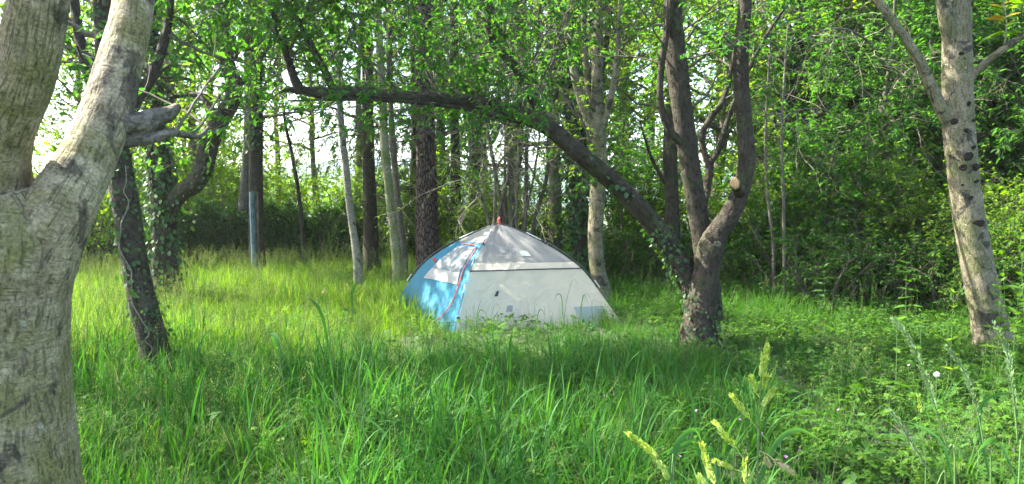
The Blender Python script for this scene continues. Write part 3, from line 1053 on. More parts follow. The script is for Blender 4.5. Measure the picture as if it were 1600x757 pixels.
# 11, 12, 14 bare dark trunks
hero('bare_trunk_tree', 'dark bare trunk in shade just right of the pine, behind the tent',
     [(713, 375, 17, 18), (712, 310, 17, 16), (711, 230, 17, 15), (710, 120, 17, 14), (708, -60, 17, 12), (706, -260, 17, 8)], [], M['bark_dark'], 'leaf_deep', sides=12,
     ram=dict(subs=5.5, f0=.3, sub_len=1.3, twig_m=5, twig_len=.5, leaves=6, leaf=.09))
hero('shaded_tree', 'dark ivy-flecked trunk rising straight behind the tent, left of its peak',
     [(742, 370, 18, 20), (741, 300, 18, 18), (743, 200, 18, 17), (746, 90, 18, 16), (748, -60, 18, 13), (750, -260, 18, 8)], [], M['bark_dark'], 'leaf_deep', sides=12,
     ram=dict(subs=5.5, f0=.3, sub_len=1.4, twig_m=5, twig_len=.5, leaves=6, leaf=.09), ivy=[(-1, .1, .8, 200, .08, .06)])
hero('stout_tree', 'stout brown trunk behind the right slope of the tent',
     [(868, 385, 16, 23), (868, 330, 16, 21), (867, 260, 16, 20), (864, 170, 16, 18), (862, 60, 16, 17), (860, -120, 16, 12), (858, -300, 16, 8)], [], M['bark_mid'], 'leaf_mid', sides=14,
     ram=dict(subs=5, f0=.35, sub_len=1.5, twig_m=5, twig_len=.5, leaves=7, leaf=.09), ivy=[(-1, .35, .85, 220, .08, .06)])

# 13 the many-stemmed hazel behind the tent's peak, mostly bare twigs
hz = []
rz = np.random.default_rng(31)
for x0, x1, x2, w in ((772, 770, 752, 5), (784, 786, 776, 7), (795, 790, 806, 6), (806, 815, 812, 7), (820, 818, 842, 8), (832, 852, 884, 7), (766, 742, 690, 5), (790, 778, 730, 5), (812, 806, 792, 4), (826, 836, 828, 4)):
    j = rz.normal(0, 5, 6)
    dd = rz.uniform(-.5, .6, 2)
    hz.append([(x0 + j[0], 410, 12.6 + dd[0], w + 1), (x0 + .3 * (x1 - x0) + j[1], 340, 12.6 + dd[0], w), (x1 + j[2], 270, 12.6 + dd[0], w * .85), (x1 + .25 * (x2 - x1) + j[3], 200, 12.7 + dd[0], w * .75), (x1 + .6 * (x2 - x1) + j[4], 120, 12.7 + dd[1], w * .6), (x2 + j[5], 20, 12.8 + dd[1], w * .5), (x2 + .3 * (x2 - x1), -80, 12.9 + dd[1], w * .3)])
hero('hazel_tree', 'many-stemmed hazel of thin upright stems and bare twigs behind the tent peak', [(797, 440, 12.6, 14), (797, 410, 12.6, 12), (799, 330, 12.6, 8), (797, 230, 12.6, 7), (790, 120, 12.6, 6), (788, 0, 12.6, 4)], hz, M['bark_mid'], 'leaf_mid',
     twigm='twig_pale', sides=10, m=5, partname='stem', ram=[dict(subs=4.2, f0=.2, sub_len=1.4, twig_m=6, twig_len=.5, leaves=2, leaf=.06, wander=.32, up=-.03, maxr=.009)])

# 15 ivy column
hero('ivy_column_tree', 'trunk buried in dark ivy directly behind the right side of the tent',
     [(906, 430, 12.8, 26), (905, 350, 12.8, 24), (903, 270, 12.8, 22), (898, 180, 12.8, 20), (890, 70, 12.8, 18), (884, -80, 12.8, 14), (880, -280, 12.8, 8)],
     [[(903, 280, 12.8, 14), (915, 200, 12.9, 12), (940, 110, 13, 10), (955, 0, 13, 8), (965, -150, 13, 5)]],
     M['bark_dark'], 'leaf_mid', ram=dict(subs=5, f0=.35, sub_len=1.4, twig_m=5, twig_len=.5, leaves=7, leaf=.085), ivy=[(-1, .02, .72, 900, .085, .16), (0, 0, .4, 200, .07, .06)])

# 16 pale trunk right behind the tent that splits into several stems
hero('split_tree', 'pale lichen-speckled trunk right of the tent, splitting into several thin upright stems',
     [(944, 460, 11, 30), (935, 420, 11, 25), (931, 370, 11, 24), (933, 310, 11, 24), (935, 260, 11, 24), (935, 215, 11, 23), (933, 170, 11, 20), (934, 90, 11, 17), (936, 0, 11, 14), (938, -160, 11, 9)],
     [[(934, 225, 11, 17), (918, 185, 11, 14), (900, 130, 11, 13), (890, 70, 11, 12), (882, 0, 11, 11), (872, -120, 11, 8)],
      [(934, 215, 11, 14), (922, 150, 11.1, 11), (914, 80, 11.1, 10), (912, 0, 11.1, 9), (910, -120, 11.1, 6)],
      [(936, 220, 11, 12), (950, 170, 10.9, 10), (962, 110, 10.8, 9), (968, 30, 10.7, 8), (975, -90, 10.6, 5)]],
     M['bark_pale'], 'leaf_mid', ram=dict(subs=5, f0=.3, sub_len=1.3, twig_m=5, twig_len=.45, leaves=7, leaf=.075, f1=1.0))

# 17 the arching tree: it gets leaves, twigs and shoots of its own
arch_label = 'dark leaning tree whose long branch arches left over the tent'
arch_trunk = [(1092, 540, 7.8, 78), (1094, 505, 7.8, 62), (1100, 460, 7.8, 52), (1106, 420, 7.8, 48), (1112, 385, 7.8, 50), (1122, 362, 7.8, 40), (1140, 336, 7.78, 36), (1154, 306, 7.75, 32), (1163, 275, 7.72, 30), (1166, 240, 7.7, 29), (1163, 190, 7.7, 27), (1158, 130, 7.7, 26), (1158, 70, 7.7, 24), (1164, 0, 7.7, 22), (1172, -140, 7.7, 17), (1176, -330, 7.7, 10)]
arch_limbs = [
    # the arch
    [(1088, 510, 7.9, 48), (1084, 465, 7.95, 40), (1066, 420, 8.0, 38), (1035, 370, 8.0, 36), (998, 322, 7.95, 34), (955, 280, 7.9, 33), (905, 240, 7.8, 32), (858, 202, 7.7, 30), (815, 180, 7.6, 29), (760, 165, 7.5, 27), (700, 156, 7.4, 25), (630, 152, 7.3, 23), (560, 146, 7.25, 23), (500, 146, 7.2, 20), (470, 142, 7.2, 14), (440, 140, 7.2, 8)],
    # main stem
    [(1108, 500, 7.95, 50), (1106, 430, 7.98, 42), (1097, 370, 8.0, 37), (1086, 310, 8.0, 36), (1075, 240, 8.0, 36), (1066, 170, 8.0, 36), (1058, 100, 8.0, 36), (1052, 40, 8.0, 34), (1050, -20, 8.0, 31), (1046, -150, 8.0, 25), (1040, -340, 8.0, 15)],
    # thin stem left of it
    [(1066, 225, 7.95, 15), (1044, 200, 7.92, 13), (1032, 160, 7.9, 13), (1033, 110, 7.9, 12), (1040, 60, 7.9, 12), (1048, 10, 7.9, 11), (1050, -90, 7.9, 8)],
    # upright at the arch's end
    [(470, 145, 7.2, 18), (458, 118, 7.2, 15), (446, 80, 7.2, 14), (434, 40, 7.2, 13), (423, 0, 7.2, 12), (405, -90, 7.2, 9), (395, -230, 7.2, 5)],
    [(520, 140, 7.23, 15), (506, 108, 7.25, 13), (488, 75, 7.3, 12), (470, 40, 7.3, 11), (448, 5, 7.3, 10), (420, -70, 7.3, 7), (410, -200, 7.3, 4)],
    # shoot from the arch's shoulder
    [(858, 205, 7.7, 22), (836, 162, 7.65, 19), (812, 118, 7.6, 18), (790, 88, 7.6, 17), (770, 66, 7.55, 15), (764, 30, 7.5, 13), (766, -40, 7.5, 10), (770, -160, 7.5, 6)],
    # branch running under the arch
    [(845, 197, 7.62, 9), (780, 182, 7.5, 8), (700, 166, 7.35, 7), (610, 158, 7.22, 6), (520, 156, 7.1, 5), (450, 158, 7.1, 3)],
    # forked pale branch between the two right stems
    [(1098, 330, 8.1, 16), (1106, 285, 8.2, 15), (1108, 258, 8.25, 15), (1100, 238, 8.3, 12), (1097, 212, 8.3, 11), (1108, 188, 8.3, 11), (1128, 160, 8.3, 10), (1140, 120, 8.4, 9), (1152, 60, 8.4, 7), (1160, -20, 8.4, 5)],
    [(1107, 258, 8.25, 12), (1124, 232, 8.2, 11), (1140, 180, 8.15, 9), (1165, 120, 8.1, 8), (1195, 60, 8.1, 6), (1235, 0, 8.1, 4)]]
slim = lambda l: [(x, y, d, w * .86) for x, y, d, w in l]
archt, atp, atr, als = hero('arching_tree', arch_label, slim(arch_trunk), [slim(l) for l in arch_limbs], M['bark_dark'], 'leaf_deep', sides=26, m=9, lump=.07, ridge=.028, flare=1.1,
     ram=[dict(on=[3, 4, 5], subs=14, f0=.08, sub_len=1.35, twig_m=9, twig_len=.42, leaves=11, leaf=.062, six=True, up=.0, hang=.6, maxr=.010),
          dict(on=[0], subs=13, f0=.5, sub_len=1.25, twig_m=8, twig_len=.4, leaves=11, leaf=.06, six=True, up=.13, hang=.6, maxr=.009),
          dict(on=[0], subs=3.0, f0=.3, f1=.55, sub_len=.45, twig_m=5, twig_len=.25, leaves=6, leaf=.07, six=True, up=.05, hang=.5, maxr=.008),
          dict(on=[1, 2, 9], subs=4.4, f0=.42, sub_len=1.2, twig_m=7, twig_len=.42, leaves=9, leaf=.063, six=True, up=.02, maxr=.012),
          dict(on=[7, 8], subs=4, f0=.4, sub_len=.9, twig_m=5, twig_len=.4, leaves=7, leaf=.07, up=.02, maxr=.009),
          dict(on=[6], subs=3, f0=.1, sub_len=.5, twig_m=4, twig_len=.3, leaves=2, leaf=.06, up=-.03, maxr=.005)],
     ivy=[(0, .02, .22, 420, .045, .035), (0, .22, .42, 80, .06, .05), (9, .0, .12, 700, .05, .05)])


def disc(parent, name, c, n, r, mat, seed, thick=.02, ring=None, squash=1.0, axis=None):
    """A roughly round raised scar or sawn face on a trunk."""
    rng = np.random.default_rng(seed)
    n = np.asarray(n, float) / np.linalg.norm(n)
    a = np.cross(n, [0, 0, 1.0])
    a /= np.linalg.norm(a)
    b = np.cross(a, n)
    k = 18
    th = np.linspace(0, 2 * np.pi, k, endpoint=False)
    mod = 1 + .12 * np.sin(2 * th + rng.uniform(0, 6)) + .07 * np.sin(3 * th + rng.uniform(0, 6)) + rng.normal(0, .04, k)
    V, F = [], []
    prof = [(1.12, -thick), (1.05, thick * .5), (.85, thick * .8), (.5, thick * .45), (.0, thick * .35)]
    for s, h in prof[:-1]:
        for t, m_ in zip(th, mod):
            V.append(c + (a * math.cos(t) + b * math.sin(t) * squash) * r * s * m_ + n * h)
    V.append(c + n * prof[-1][1])
    if axis is not None:
        for v, hgt_ in zip(V, [h for s, h in prof[:-1] for _ in range(k)] + [prof[-1][1]]):
            ax = np.array([np.interp(v[2], axis[0][:, 2], axis[0][:, a_]) for a_ in range(2)])
            dv = v[:2] - ax
            dv /= max(np.linalg.norm(dv), 1e-6)
            v[:2] = ax + dv * (np.interp(v[2], axis[0][:, 2], axis[1]) * 1.03 + hgt_)
    for i in range(3):
        for j in range(k):
            F.append([i * k + j, i * k + (j + 1) % k, (i + 1) * k + (j + 1) % k, (i + 1) * k + j])
    g = Geo().add(np.array(V), np.array(F))
    g.add(np.vstack([V[3 * k:4 * k], V[-1:]]), np.array([[j, (j + 1) % k, k] for j in range(k)]))
    return part(name, g, mat, parent)


# sawn stub on the right stem with pale cut wood
qs = P(1156, 300, 7.70)
qe = P(1148, 287, 7.52)
stub = part('sawn_stub', tube([qs, (qs + qe) / 2, qe], [.075, .062, .055], 16, 4, .08, 5, flat=True), M['bark_dark'], archt, label='sawn branch stub with a pale cut face')
disc(stub, 'cut_face', qe, qe - qs + np.array([-.02, -.05, 0]), .046, M['cut_wood'], 4, .008, squash=1.25)
for (x, y, d, r, sd) in ((1106, 368, 7.62, .03, 1), (1121, 382, 7.62, .032, 2), (1101, 402, 7.63, .022, 3)):
    q = P(x, y, d)
    disc(archt, 'branch_scar', q, CAM - q, r, M['cut_wood'] if sd == 1 else M['bark_mid'], sd, .02)

# 18 dark trunk with stubs behind the arching tree
hero('stubby_tree', 'dark knobbly trunk directly behind the arching tree, seen between its stems',
     [(1054, 420, 12, 26), (1052, 370, 12, 23), (1049, 310, 12, 22), (1047, 250, 12, 22), (1050, 180, 12, 20), (1056, 90, 12, 19), (1060, 0, 12, 17), (1064, -150, 12, 12), (1066, -330, 12, 7)],
     [[(1049, 300, 12, 8), (1025, 262, 11.9, 6), (1010, 225, 11.8, 4), (1000, 190, 11.8, 3)]],
     M['bark_dark'], 'leaf_mid', sides=16, ridge=.015, ram=dict(subs=5.5, f0=.3, sub_len=1.3, twig_m=5, twig_len=.5, leaves=8, leaf=.085))

# 19 ivy trunk on the right
hero('ivy_pillar_tree', 'tall straight trunk sheathed in ivy, right of the arching tree at the wood edge',
     [(1247, 440, 14.5, 26), (1246, 360, 14.5, 23), (1245, 260, 14.5, 22), (1244, 150, 14.5, 20), (1245, 40, 14.5, 18), (1247, -140, 14.5, 13), (1248, -330, 14.5, 7)], [],
     M['bark_dark'], 'leaf_mid', sides=14, ram=dict(subs=5.5, f0=.3, sub_len=1.8, twig_m=5, twig_len=.5, leaves=8, leaf=.095), ivy=[(-1, .02, .75, 560, .085, .08)])

# 20 the pale spotted tree at the right
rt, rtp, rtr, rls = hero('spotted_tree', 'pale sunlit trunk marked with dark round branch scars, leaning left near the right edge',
     [(1552, 545, 7.5, 62), (1545, 500, 7.5, 52), (1535, 450, 7.5, 48), (1524, 390, 7.5, 46), (1514, 330, 7.5, 45), (1506, 270, 7.5, 45), (1500, 210, 7.5, 46), (1497, 150, 7.5, 44), (1496, 90, 7.5, 42), (1496, 30, 7.5, 38), (1500, -40, 7.5, 33), (1508, -180, 7.5, 24), (1515, -380, 7.5, 14)],
     [[(1494, 205, 7.5, 22), (1476, 180, 7.47, 18), (1458, 140, 7.45, 17), (1436, 95, 7.4, 15), (1410, 55, 7.35, 14), (1385, 20, 7.3, 13), (1362, -15, 7.3, 12), (1320, -100, 7.2, 9), (1290, -220, 7.2, 5)],
      [(1504, 135, 7.5, 16), (1525, 112, 7.42, 12), (1550, 90, 7.3, 10), (1580, 68, 7.2, 9), (1612, 44, 7.1, 8), (1660, 0, 7.0, 6)],
      [(1492, 80, 7.5, 26), (1480, 40, 7.45, 22), (1474, 0, 7.42, 20), (1466, -60, 7.4, 18), (1450, -200, 7.35, 11)]],
     M['bark_pale'], 'leaf_mid', sides=30, m=12, lump=.05, ridge=.008,
     ram=[dict(on=[0, 2, 3], subs=2.0, f0=.72, sub_len=1.3, twig_m=5, twig_len=.5, leaves=8, leaf=.085, six=True, up=.03)])
for k, (x, y, r, sq) in enumerate(((1499, 246, .05, 1.0), (1512, 262, .042, .9), (1493, 263, .035, 1.1), (1503, 310, .024, 1), (1516, 348, .05, .8), (1482, 192, .032, 1.1), (1496, 206, .022, .9), (1500, 165, .02, 1.2),
                                   (1512, 284, .022, .8), (1494, 290, .012, 1), (1508, 232, .025, .7), (1478, 20, .03, .8), (1512, 10, .035, 1), (1490, 88, .022, .6), (1510, 190, .024, .8))):
    i = np.argmin(np.abs(rtp[:, 2] - P(x, y, 7.5)[2]))
    q = P(x, y, 7.5)
    cxy = np.array([np.interp(q[2], rtp[:, 2], rtp[:, a]) for a in range(2)])
    rr = np.interp(q[2], rtp[:, 2], rtr)
    dx = np.clip(q[0] - cxy[0], -rr * .9, rr * .9)
    q[0] = cxy[0] + dx
    q[1] = cxy[1] - math.sqrt(max(rr * rr - dx * dx, 1e-5))
    q[:2] += (q[:2] - cxy) * .0
    disc(rt, 'branch_scar', q, [q[0] - cxy[0], q[1] - cxy[1], .15], r, M['scar'], 40 + k, .012, squash=sq, axis=smoothpath(rtp, rtr, 12))

# large yellow-green leaves on its right-hand branch, each a piece of its own
rl = np.random.default_rng(77)
bigleaf = leafgeo(np.zeros((1, 3)), np.array([[0, 1.0, 0]]), np.array([[0, 0, 1.0]]), np.array([1.0]), rl, wide=.55, fold=.2, six=True, droop=.12)
bl_meshes = [bigleaf.mesh('leaf', M['leaf_yellow']), bigleaf.mesh('leaf', M['leaf_lime'])]
shoot = part('shoot', tubes(np.array([[P(1568, 77, 7.24), P(1571, 60, 7.22), P(1573, 38, 7.2), P(1570, 10, 7.2), P(1562, -20, 7.2)]]), np.array([[.008, .007, .006, .005, .004]]), 6), M['twig_pale'], rt)
for k, (x, y, d, ln, az, el, mt) in enumerate(
        [(1571, 52, 7.2, .15, 175, -8, 1), (1566, 50, 7.2, .17, 190, -14, 1), (1556, 56, 7.2, .16, 182, -18, 1), (1545, 60, 7.2, .12, 186, -25, 1), (1562, 60, 7.22, .12, 200, -10, 1),
         (1572, 50, 7.2, .13, 10, -8, 1), (1582, 48, 7.2, .14, -10, -12, 1), (1573, 38, 7.2, .16, 30, 20, 0), (1572, 36, 7.2, .15, 150, 25, 0), (1570, 30, 7.2, .17, 165, 10, 0),
         (1570, 24, 7.2, .18, 120, 45, 1), (1569, 18, 7.2, .17, 60, 40, 1), (1567, 12, 7.2, .16, 170, 20, 0), (1568, 8, 7.2, .17, 20, 30, 0), (1565, 0, 7.2, .15, 140, 50, 0), (1564, -6, 7.2, .15, 40, 30, 1),
         (1590, 12, 7.1, .14, 200, 0, 1), (1596, 20, 7.1, .14, 170, -10, 0), (1600, 6, 7.1, .15, 190, 20, 1), (1592, 34, 7.1, .13, 185, -15, 1)]):
    q = P(x, y, d) - worldloc(rt)
    o = share('leaf', bl_meshes[mt], shoot, q, (R(el), R(rl.uniform(-35, 35)), R(az - 90)), (ln, ln, ln))


# ------------------------------------------------------------------ tree guard post by the hedge
def tree_guard():
    q = P(397, 392, 14.4)
    g0 = float(gz(q[0], q[1]))
    root = empty('tree_guard', (q[0], q[1], g0), 'pale blue weathered tree guard tube standing in front of the straight trunk', 'tree guard')
    top = P(396, 300, 14.4)
    h = top[2] - g0
    bl = plain('guard_blue', (.085, .135, .155), .8, .15, trans=.1, var=.5, vscale=9)
    dk = plain('guard_strap', (.05, .09, .11), .6, .3)
    b = np.array([q[0], q[1], g0 - .05])
    part('tube', tube([b, b + [-.005, 0, h * .35], b + [-.012, 0, h * .7], b + [-.018, 0, h + .05]], [.052, .05, .05, .052], 14, 5, .05, 3, cap=False), bl, root)
    for t in (.45, .86):
        c = b + np.array([-.016 * t, 0, h * t])
        part('strap', tube([c, c + [0, 0, .012], c + [0, 0, .03]], [.056, .058, .056], 14, 2, 0, cap=False), dk, root)
    s = b + np.array([.075, .03, 0])
    part('stake', tube([s, s + [0, 0, h * .5], s + [.005, 0, h * 1.02]], [.02, .02, .018], 6, 3, .04), M['bark_mid'], root)


tree_guard()


# ------------------------------------------------------------------ the trees, bushes and hedge of the wood edge
def proto_tree(seed, H, r0, base, rad, leaf, leafm, subs=2.2, leaves=8, bark='bark_mid', nl=16, twig_len=.6, sub_len=1.3, ivy=0, up=.03):
    rng = np.random.default_rng(seed)
    z = np.linspace(-.1, H, 8)
    tp = np.stack([np.cumsum(rng.normal(0, .07, 8)), np.cumsum(rng.normal(0, .07, 8)), z], -1)
    tp[:, :2] -= tp[0, :2]
    tr = r0 * np.linspace(1, .18, 8)
    tr[0] *= 1.35
    limbs, g = [], Geo()
    for k in range(nl):
        t = base + (1 - base) * (k + rng.uniform(0, 1)) / nl
        q = np.array([np.interp(t * H, z, tp[:, c]) for c in range(3)])
        rr = np.interp(t * H, z, tr)
        a = k * 2.4 + rng.uniform(-.5, .5)
        el = rng.uniform(.15, .8)
        shape = math.sin(math.pi * min(1, (t - base) / (1 - base) * .85 + .2)) * .6 + .4
        L = rad * shape * rng.uniform(.7, 1.15)
        W = walk(q[None], np.array([[math.cos(a), math.sin(a), el]]), np.array([L]), 5, .16, .05, rng)[0]
        limbs.append((W, np.linspace(rr * .55, .012, 6)))
        tube(W, limbs[-1][1], 6, 2, .04, seed + k, g=g)
    gb, gl = ramify(limbs, rng, subs=subs, f0=.2, sub_len=sub_len, twig_m=5, twig_len=twig_len, leaves=leaves, leaf=leaf, up=up)
    g.merge(gb)
    d = dict(trunk=tube(tp, tr, 12, 4, .06, seed).mesh('trunk', M[bark]), branches=g.mesh('branches', M['twig']), crown=gl.mesh('crown', M[leafm]))
    if ivy:
        d['ivy'] = ivy_on(tp, tr, rng, 420, .09, .10, .02, .55).mesh('ivy', M['leaf_ivy'])
    return d


def proto_bush(seed, H, rad, leaf, leafm, n=14, subs=4, leaves=8, wide=.5, twig_len=.45, up=.02, sub_len=.8, f0=.12):
    rng = np.random.default_rng(seed)
    limbs, g = [], Geo()
    for k in range(n):
        a = k * 2.4 + rng.uniform(-.4, .4)
        sp = rng.uniform(.1, 1.0) * rad / H
        W = walk(np.array([[math.cos(a) * .15, math.sin(a) * .15, -.05]]), np.array([[math.cos(a) * sp, math.sin(a) * sp, 1.0]]), np.array([H * rng.uniform(.6, 1.1)]), 6, .12, .02, rng)[0]
        limbs.append((W, np.linspace(.022, .006, 7) * rng.uniform(.8, 1.5)))
        tube(W, limbs[-1][1], 6, 2, .04, seed + k, g=g)
    gb, gl = ramify(limbs, rng, subs=subs, f0=f0, sub_len=sub_len * rad / 1.2, twig_m=6, twig_len=twig_len, leaves=leaves, leaf=leaf, up=up, wide=wide)
    g.merge(gb)
    return dict(stems=g.mesh('stems', M['twig']), crown=gl.mesh('crown', M[leafm]))


PR = {
    'wood_a': proto_tree(201, 13, .17, .18, 3.0, .13, 'leaf_mid', subs=2.8, leaves=9, nl=22, ivy=1),
    'wood_b': proto_tree(202, 11, .14, .12, 2.7, .12, 'leaf_mid', subs=3, leaves=9, nl=22),
    'wood_c': proto_tree(203, 14, .19, .15, 3.2, .13, 'leaf_deep', subs=2.8, leaves=9, nl=24, bark='bark_dark', ivy=1),
    'wood_d': proto_tree(204, 12, .15, .10, 2.9, .12, 'leaf_lime', subs=2.8, leaves=9, nl=22),
    'open': proto_tree(205, 12, .13, .28, 2.6, .10, 'leaf_lime', subs=3.0, leaves=8, nl=20),
    'yew': proto_bush(206, 5.2, 2.2, .10, 'leaf_deep', n=20, subs=4.2, leaves=10, wide=.35, twig_len=.5),
    'bush_mid': proto_bush(207, 2.6, 1.5, .085, 'leaf_mid', n=16, subs=5, leaves=8),
    'bush_deep': proto_bush(208, 3.2, 1.7, .09, 'leaf_deep', n=16, subs=4.6, leaves=9),
    'bush_lime': proto_bush(209, 2.6, 1.5, .09, 'leaf_lime', n=16, subs=4.6, leaves=8),
    'low': proto_bush(210, 1.1, .9, .075, 'herb_deep', n=14, subs=7, leaves=8, twig_len=.25, sub_len=.5),
    'elder': proto_bush(211, 1.7, 1.0, .11, 'herb_deep', n=12, subs=5, leaves=7, twig_len=.3, sub_len=.6),
}


def place(kind, name, x, d, label, cat, group=None, rot=0.0, s=1.0, sz=None):
    q = P(x, 400, d)
    o = empty(name, (q[0], q[1], float(gz(q[0], q[1]))), label, cat, group)
    o.rotation_euler = (0, 0, rot)
    o.scale = (s, s, sz or s)
    for k, me in PR[kind].items():
        c = share(k, me, o, kind='stuff' if k in ('crown', 'branches', 'ivy', 'stems') else None)
    return o


rp = np.random.default_rng(9)
WOOD = 'leafy trees of the wood behind'
for kind, x, d, s, lab in [
        ('wood_c', 690, 22, 1.0, 'deep green wood tree directly behind the thick pine trunk'),
        ('wood_a', 800, 21, 1.0, 'ivy-trunked wood tree behind the hazel stems above the tent peak'),
        ('wood_b', 760, 26, 1.1, 'leafy wood tree far behind the left roof of the tent'),
        ('wood_c', 905, 23, .85, 'deep green wood tree behind the ivy-buried trunk'),
        ('wood_a', 985, 25, .95, 'wood tree between the split tree and the arching limb'),
        ('wood_b', 1010, 24, 1.1, 'wood tree farther back between the split tree and the knobbly trunk'),
        ('wood_d', 1115, 17, .9, 'lime-green sunlit wood tree behind the forked stems of the arching tree'),
        ('wood_b', 1180, 20, 1.0, 'leafy wood tree behind the sunlit bush right of the arching tree'),
        ('wood_d', 1190, 15.5, .95, 'bright lime wood tree just right of the arching tree'),
        ('wood_d', 1290, 16.5, 1.0, 'bright lime wood tree just right of the ivy pillar tree'),
        ('wood_a', 1330, 18, .95, 'ivy-trunked wood tree behind the tall evergreen bush near the ivy pillar'),
        ('wood_c', 1400, 17.5, 1.0, 'deep green wood tree behind the evergreens, left of the spotted trunk'),
        ('wood_b', 1480, 20, 1.1, 'leafy wood tree seen behind the upper spotted trunk'),
        ('wood_c', 1560, 16, .95, 'deep green wood tree just right of the spotted trunk'),
        ('wood_a', 1660, 15, .95, 'wood tree at the right edge of the picture'),
        ('wood_d', 1330, 21, 1.05, 'lime-green wood tree far back between ivy pillar and spotted trunk'),
        ('wood_b', 860, 29, 1.2, 'tall wood tree far back behind the right roof of the tent'),
        ('wood_a', 1260, 27, 1.2, 'tall wood tree far back behind the ivy pillar tree'),
        ('wood_c', 1560, 25, 1.2, 'tall deep green wood tree farthest back on the right'),
        ('wood_d', 960, 30, 1.2, 'tall lime-green wood tree farthest back behind the split tree')]:
    place(kind, 'wood_tree', x, d, lab, 'tree', WOOD, rp.uniform(0, 6.28), s * rp.uniform(.93, 1.07))
for k, (kind, x, d, s, lab) in enumerate([
        ('open', 60, 17, 1.0, 'airy lime-green tree seen between the limbs of the forked foreground tree'),
        ('wood_d', -110, 21, 1.0, 'leafy lime-green tree at the far left edge behind the forked tree'),
        ('open', 300, 20, 1.0, 'airy yellow-green tree behind the hedge, behind the crooked limb'),
        ('open', 375, 17.5, .95, 'airy yellow-green tree between the crooked limb and the straight trunk'),
        ('open', 250, 15.5, .9, 'airy tree with yellow-green leaves directly behind the ivy-covered tree'),
        ('open', 330, 25, 1.1, 'airy tree far behind the crooked limb'),
        ('open', 215, 24, 1.1, 'airy tree far behind the leaning ivy-wrapped trunk'),
        ('wood_d', 120, 27, .8, 'lime-green tree far off between the foreground fork and the leaning trunk'),
        ('wood_d', 300, 28, .75, 'lime-green tree far off behind the hedge, under the crooked limb'),
        ('open', 500, 25, .9, 'airy tree right of the thin sapling, beyond the hedge'),
        ('open', 440, 27, .95, 'airy tree with sparse leaves against the bright sky gap'),
        ('open', 560, 22, 1.0, 'open-crowned tree behind the larch and birch trunks'),
        ('wood_a', -420, 6.2, .8, 'leafy tree just outside the left edge that shades the near grass'),
        ('wood_b', 170, 19, .9, 'green leafy tree behind the leaning ivy-wrapped trunk')]):
    place(kind, 'airy_tree', x, d, lab, 'tree', None, rp.uniform(0, 6.28), s)

# dark spruce beside the pine
def spruce(x, d, H, label, seed):
    rng = np.random.default_rng(seed)
    q = P(x, 400, d)
    b = np.array([q[0], q[1], float(gz(q[0], q[1])) - .1])
    root = empty('spruce_tree', (q[0], q[1], b[2] + .1), label, 'tree')
    tp = np.array([b, b + [.02, 0, H * .4], b + [-.02, 0, H * .75], b + [0, 0, H]])
    tr = np.array([.12, .09, .05, .015])
    part('trunk', tube(tp, tr, 12, 8, .05, seed), M['bark_dark'], root)
    conifer_sprays(root, tp, tr, rng, n=74, f0=.12, f1=1.0, length=1.9, mat='needle', droop=-.1, spray=16, leaf=.16)


spruce(648, 17.5, 8.5, 'dark drooping spruce between the slender trunk and the thick pine', 301)
spruce(1120, 22, 12, 'dark spruce top showing high between the arching tree stems', 302)

# bushes
for kind, x, d, s, lab in [
        ('bush_lime', 350, 19.5, 1.15, 'bright yellow-green bush rising behind the hedge, left of the blue post'),
        ('bush_lime', 295, 22, 1.7, 'tall sunlit bush far behind the hedge, under the crooked limb'),
        ('bush_lime', 440, 21, 1.0, 'bright green bush behind the hedge, right of the blue post'),
        ('bush_lime', 150, 15.5, 1.0, 'bright sunlit bush just right of the forked foreground trunk'),
        ('bush_lime', 210, 18, 1.0, 'lime-green bush behind the leaning ivy-wrapped trunk'),
        ('bush_lime', 560, 20, .9, 'sunlit bush behind the birch trunk base'),
        ('bush_mid', 640, 17.5, .8, 'green bush between the slender trunk and the pine'),
        ('bush_lime', 700, 20, .9, 'sunlit bush behind the tent, right of the pine trunk'),
        ('bush_mid', 770, 16, .75, 'mid-green bush behind the tent peak'),
        ('bush_lime', 840, 17, .85, 'light green bush behind the right slope of the tent'),
        ('bush_deep', 990, 14.5, .9, 'dark ivy-green bush between the split tree and the arching limb'),
        ('bush_mid', 1080, 14, .85, 'green bush behind the forked stems of the arching tree'),
        ('bush_lime', 1185, 13.2, .8, 'sunlit light green bush just right of the arching tree'),
        ('yew', 1330, 14.5, 1.0, 'tall dark evergreen bush right of the ivy pillar tree'),
        ('yew', 1440, 14, 1.15, 'tall dark evergreen bush left of the spotted trunk'),
        ('yew', 1590, 12.5, 1.15, 'tall dark evergreen bush behind the spotted trunk'),
        ('yew', 1720, 11.5, 1.1, 'dark evergreen bush beyond the right edge behind the spotted tree'),
        ('bush_deep', 1290, 12, .85, 'deep green bush in front of the ivy pillar tree'),
        ('bush_mid', 1400, 11.5, .8, 'mid-green leafy bush between the dark evergreens and the herbs'),
        ('bush_mid', 1470, 11, .7, 'green bush directly left of the spotted trunk'),
        ('bush_mid', 1600, 9.2, .62, 'leafy green bush at the right edge beside the spotted trunk'),
        ('bush_lime', 1680, 9.5, .7, 'light green bush cut by the right edge')]:
    place(kind, 'evergreen_bush' if kind == 'yew' else 'bush', x, d, lab, 'bush', None, rp.uniform(0, 6.28), s)
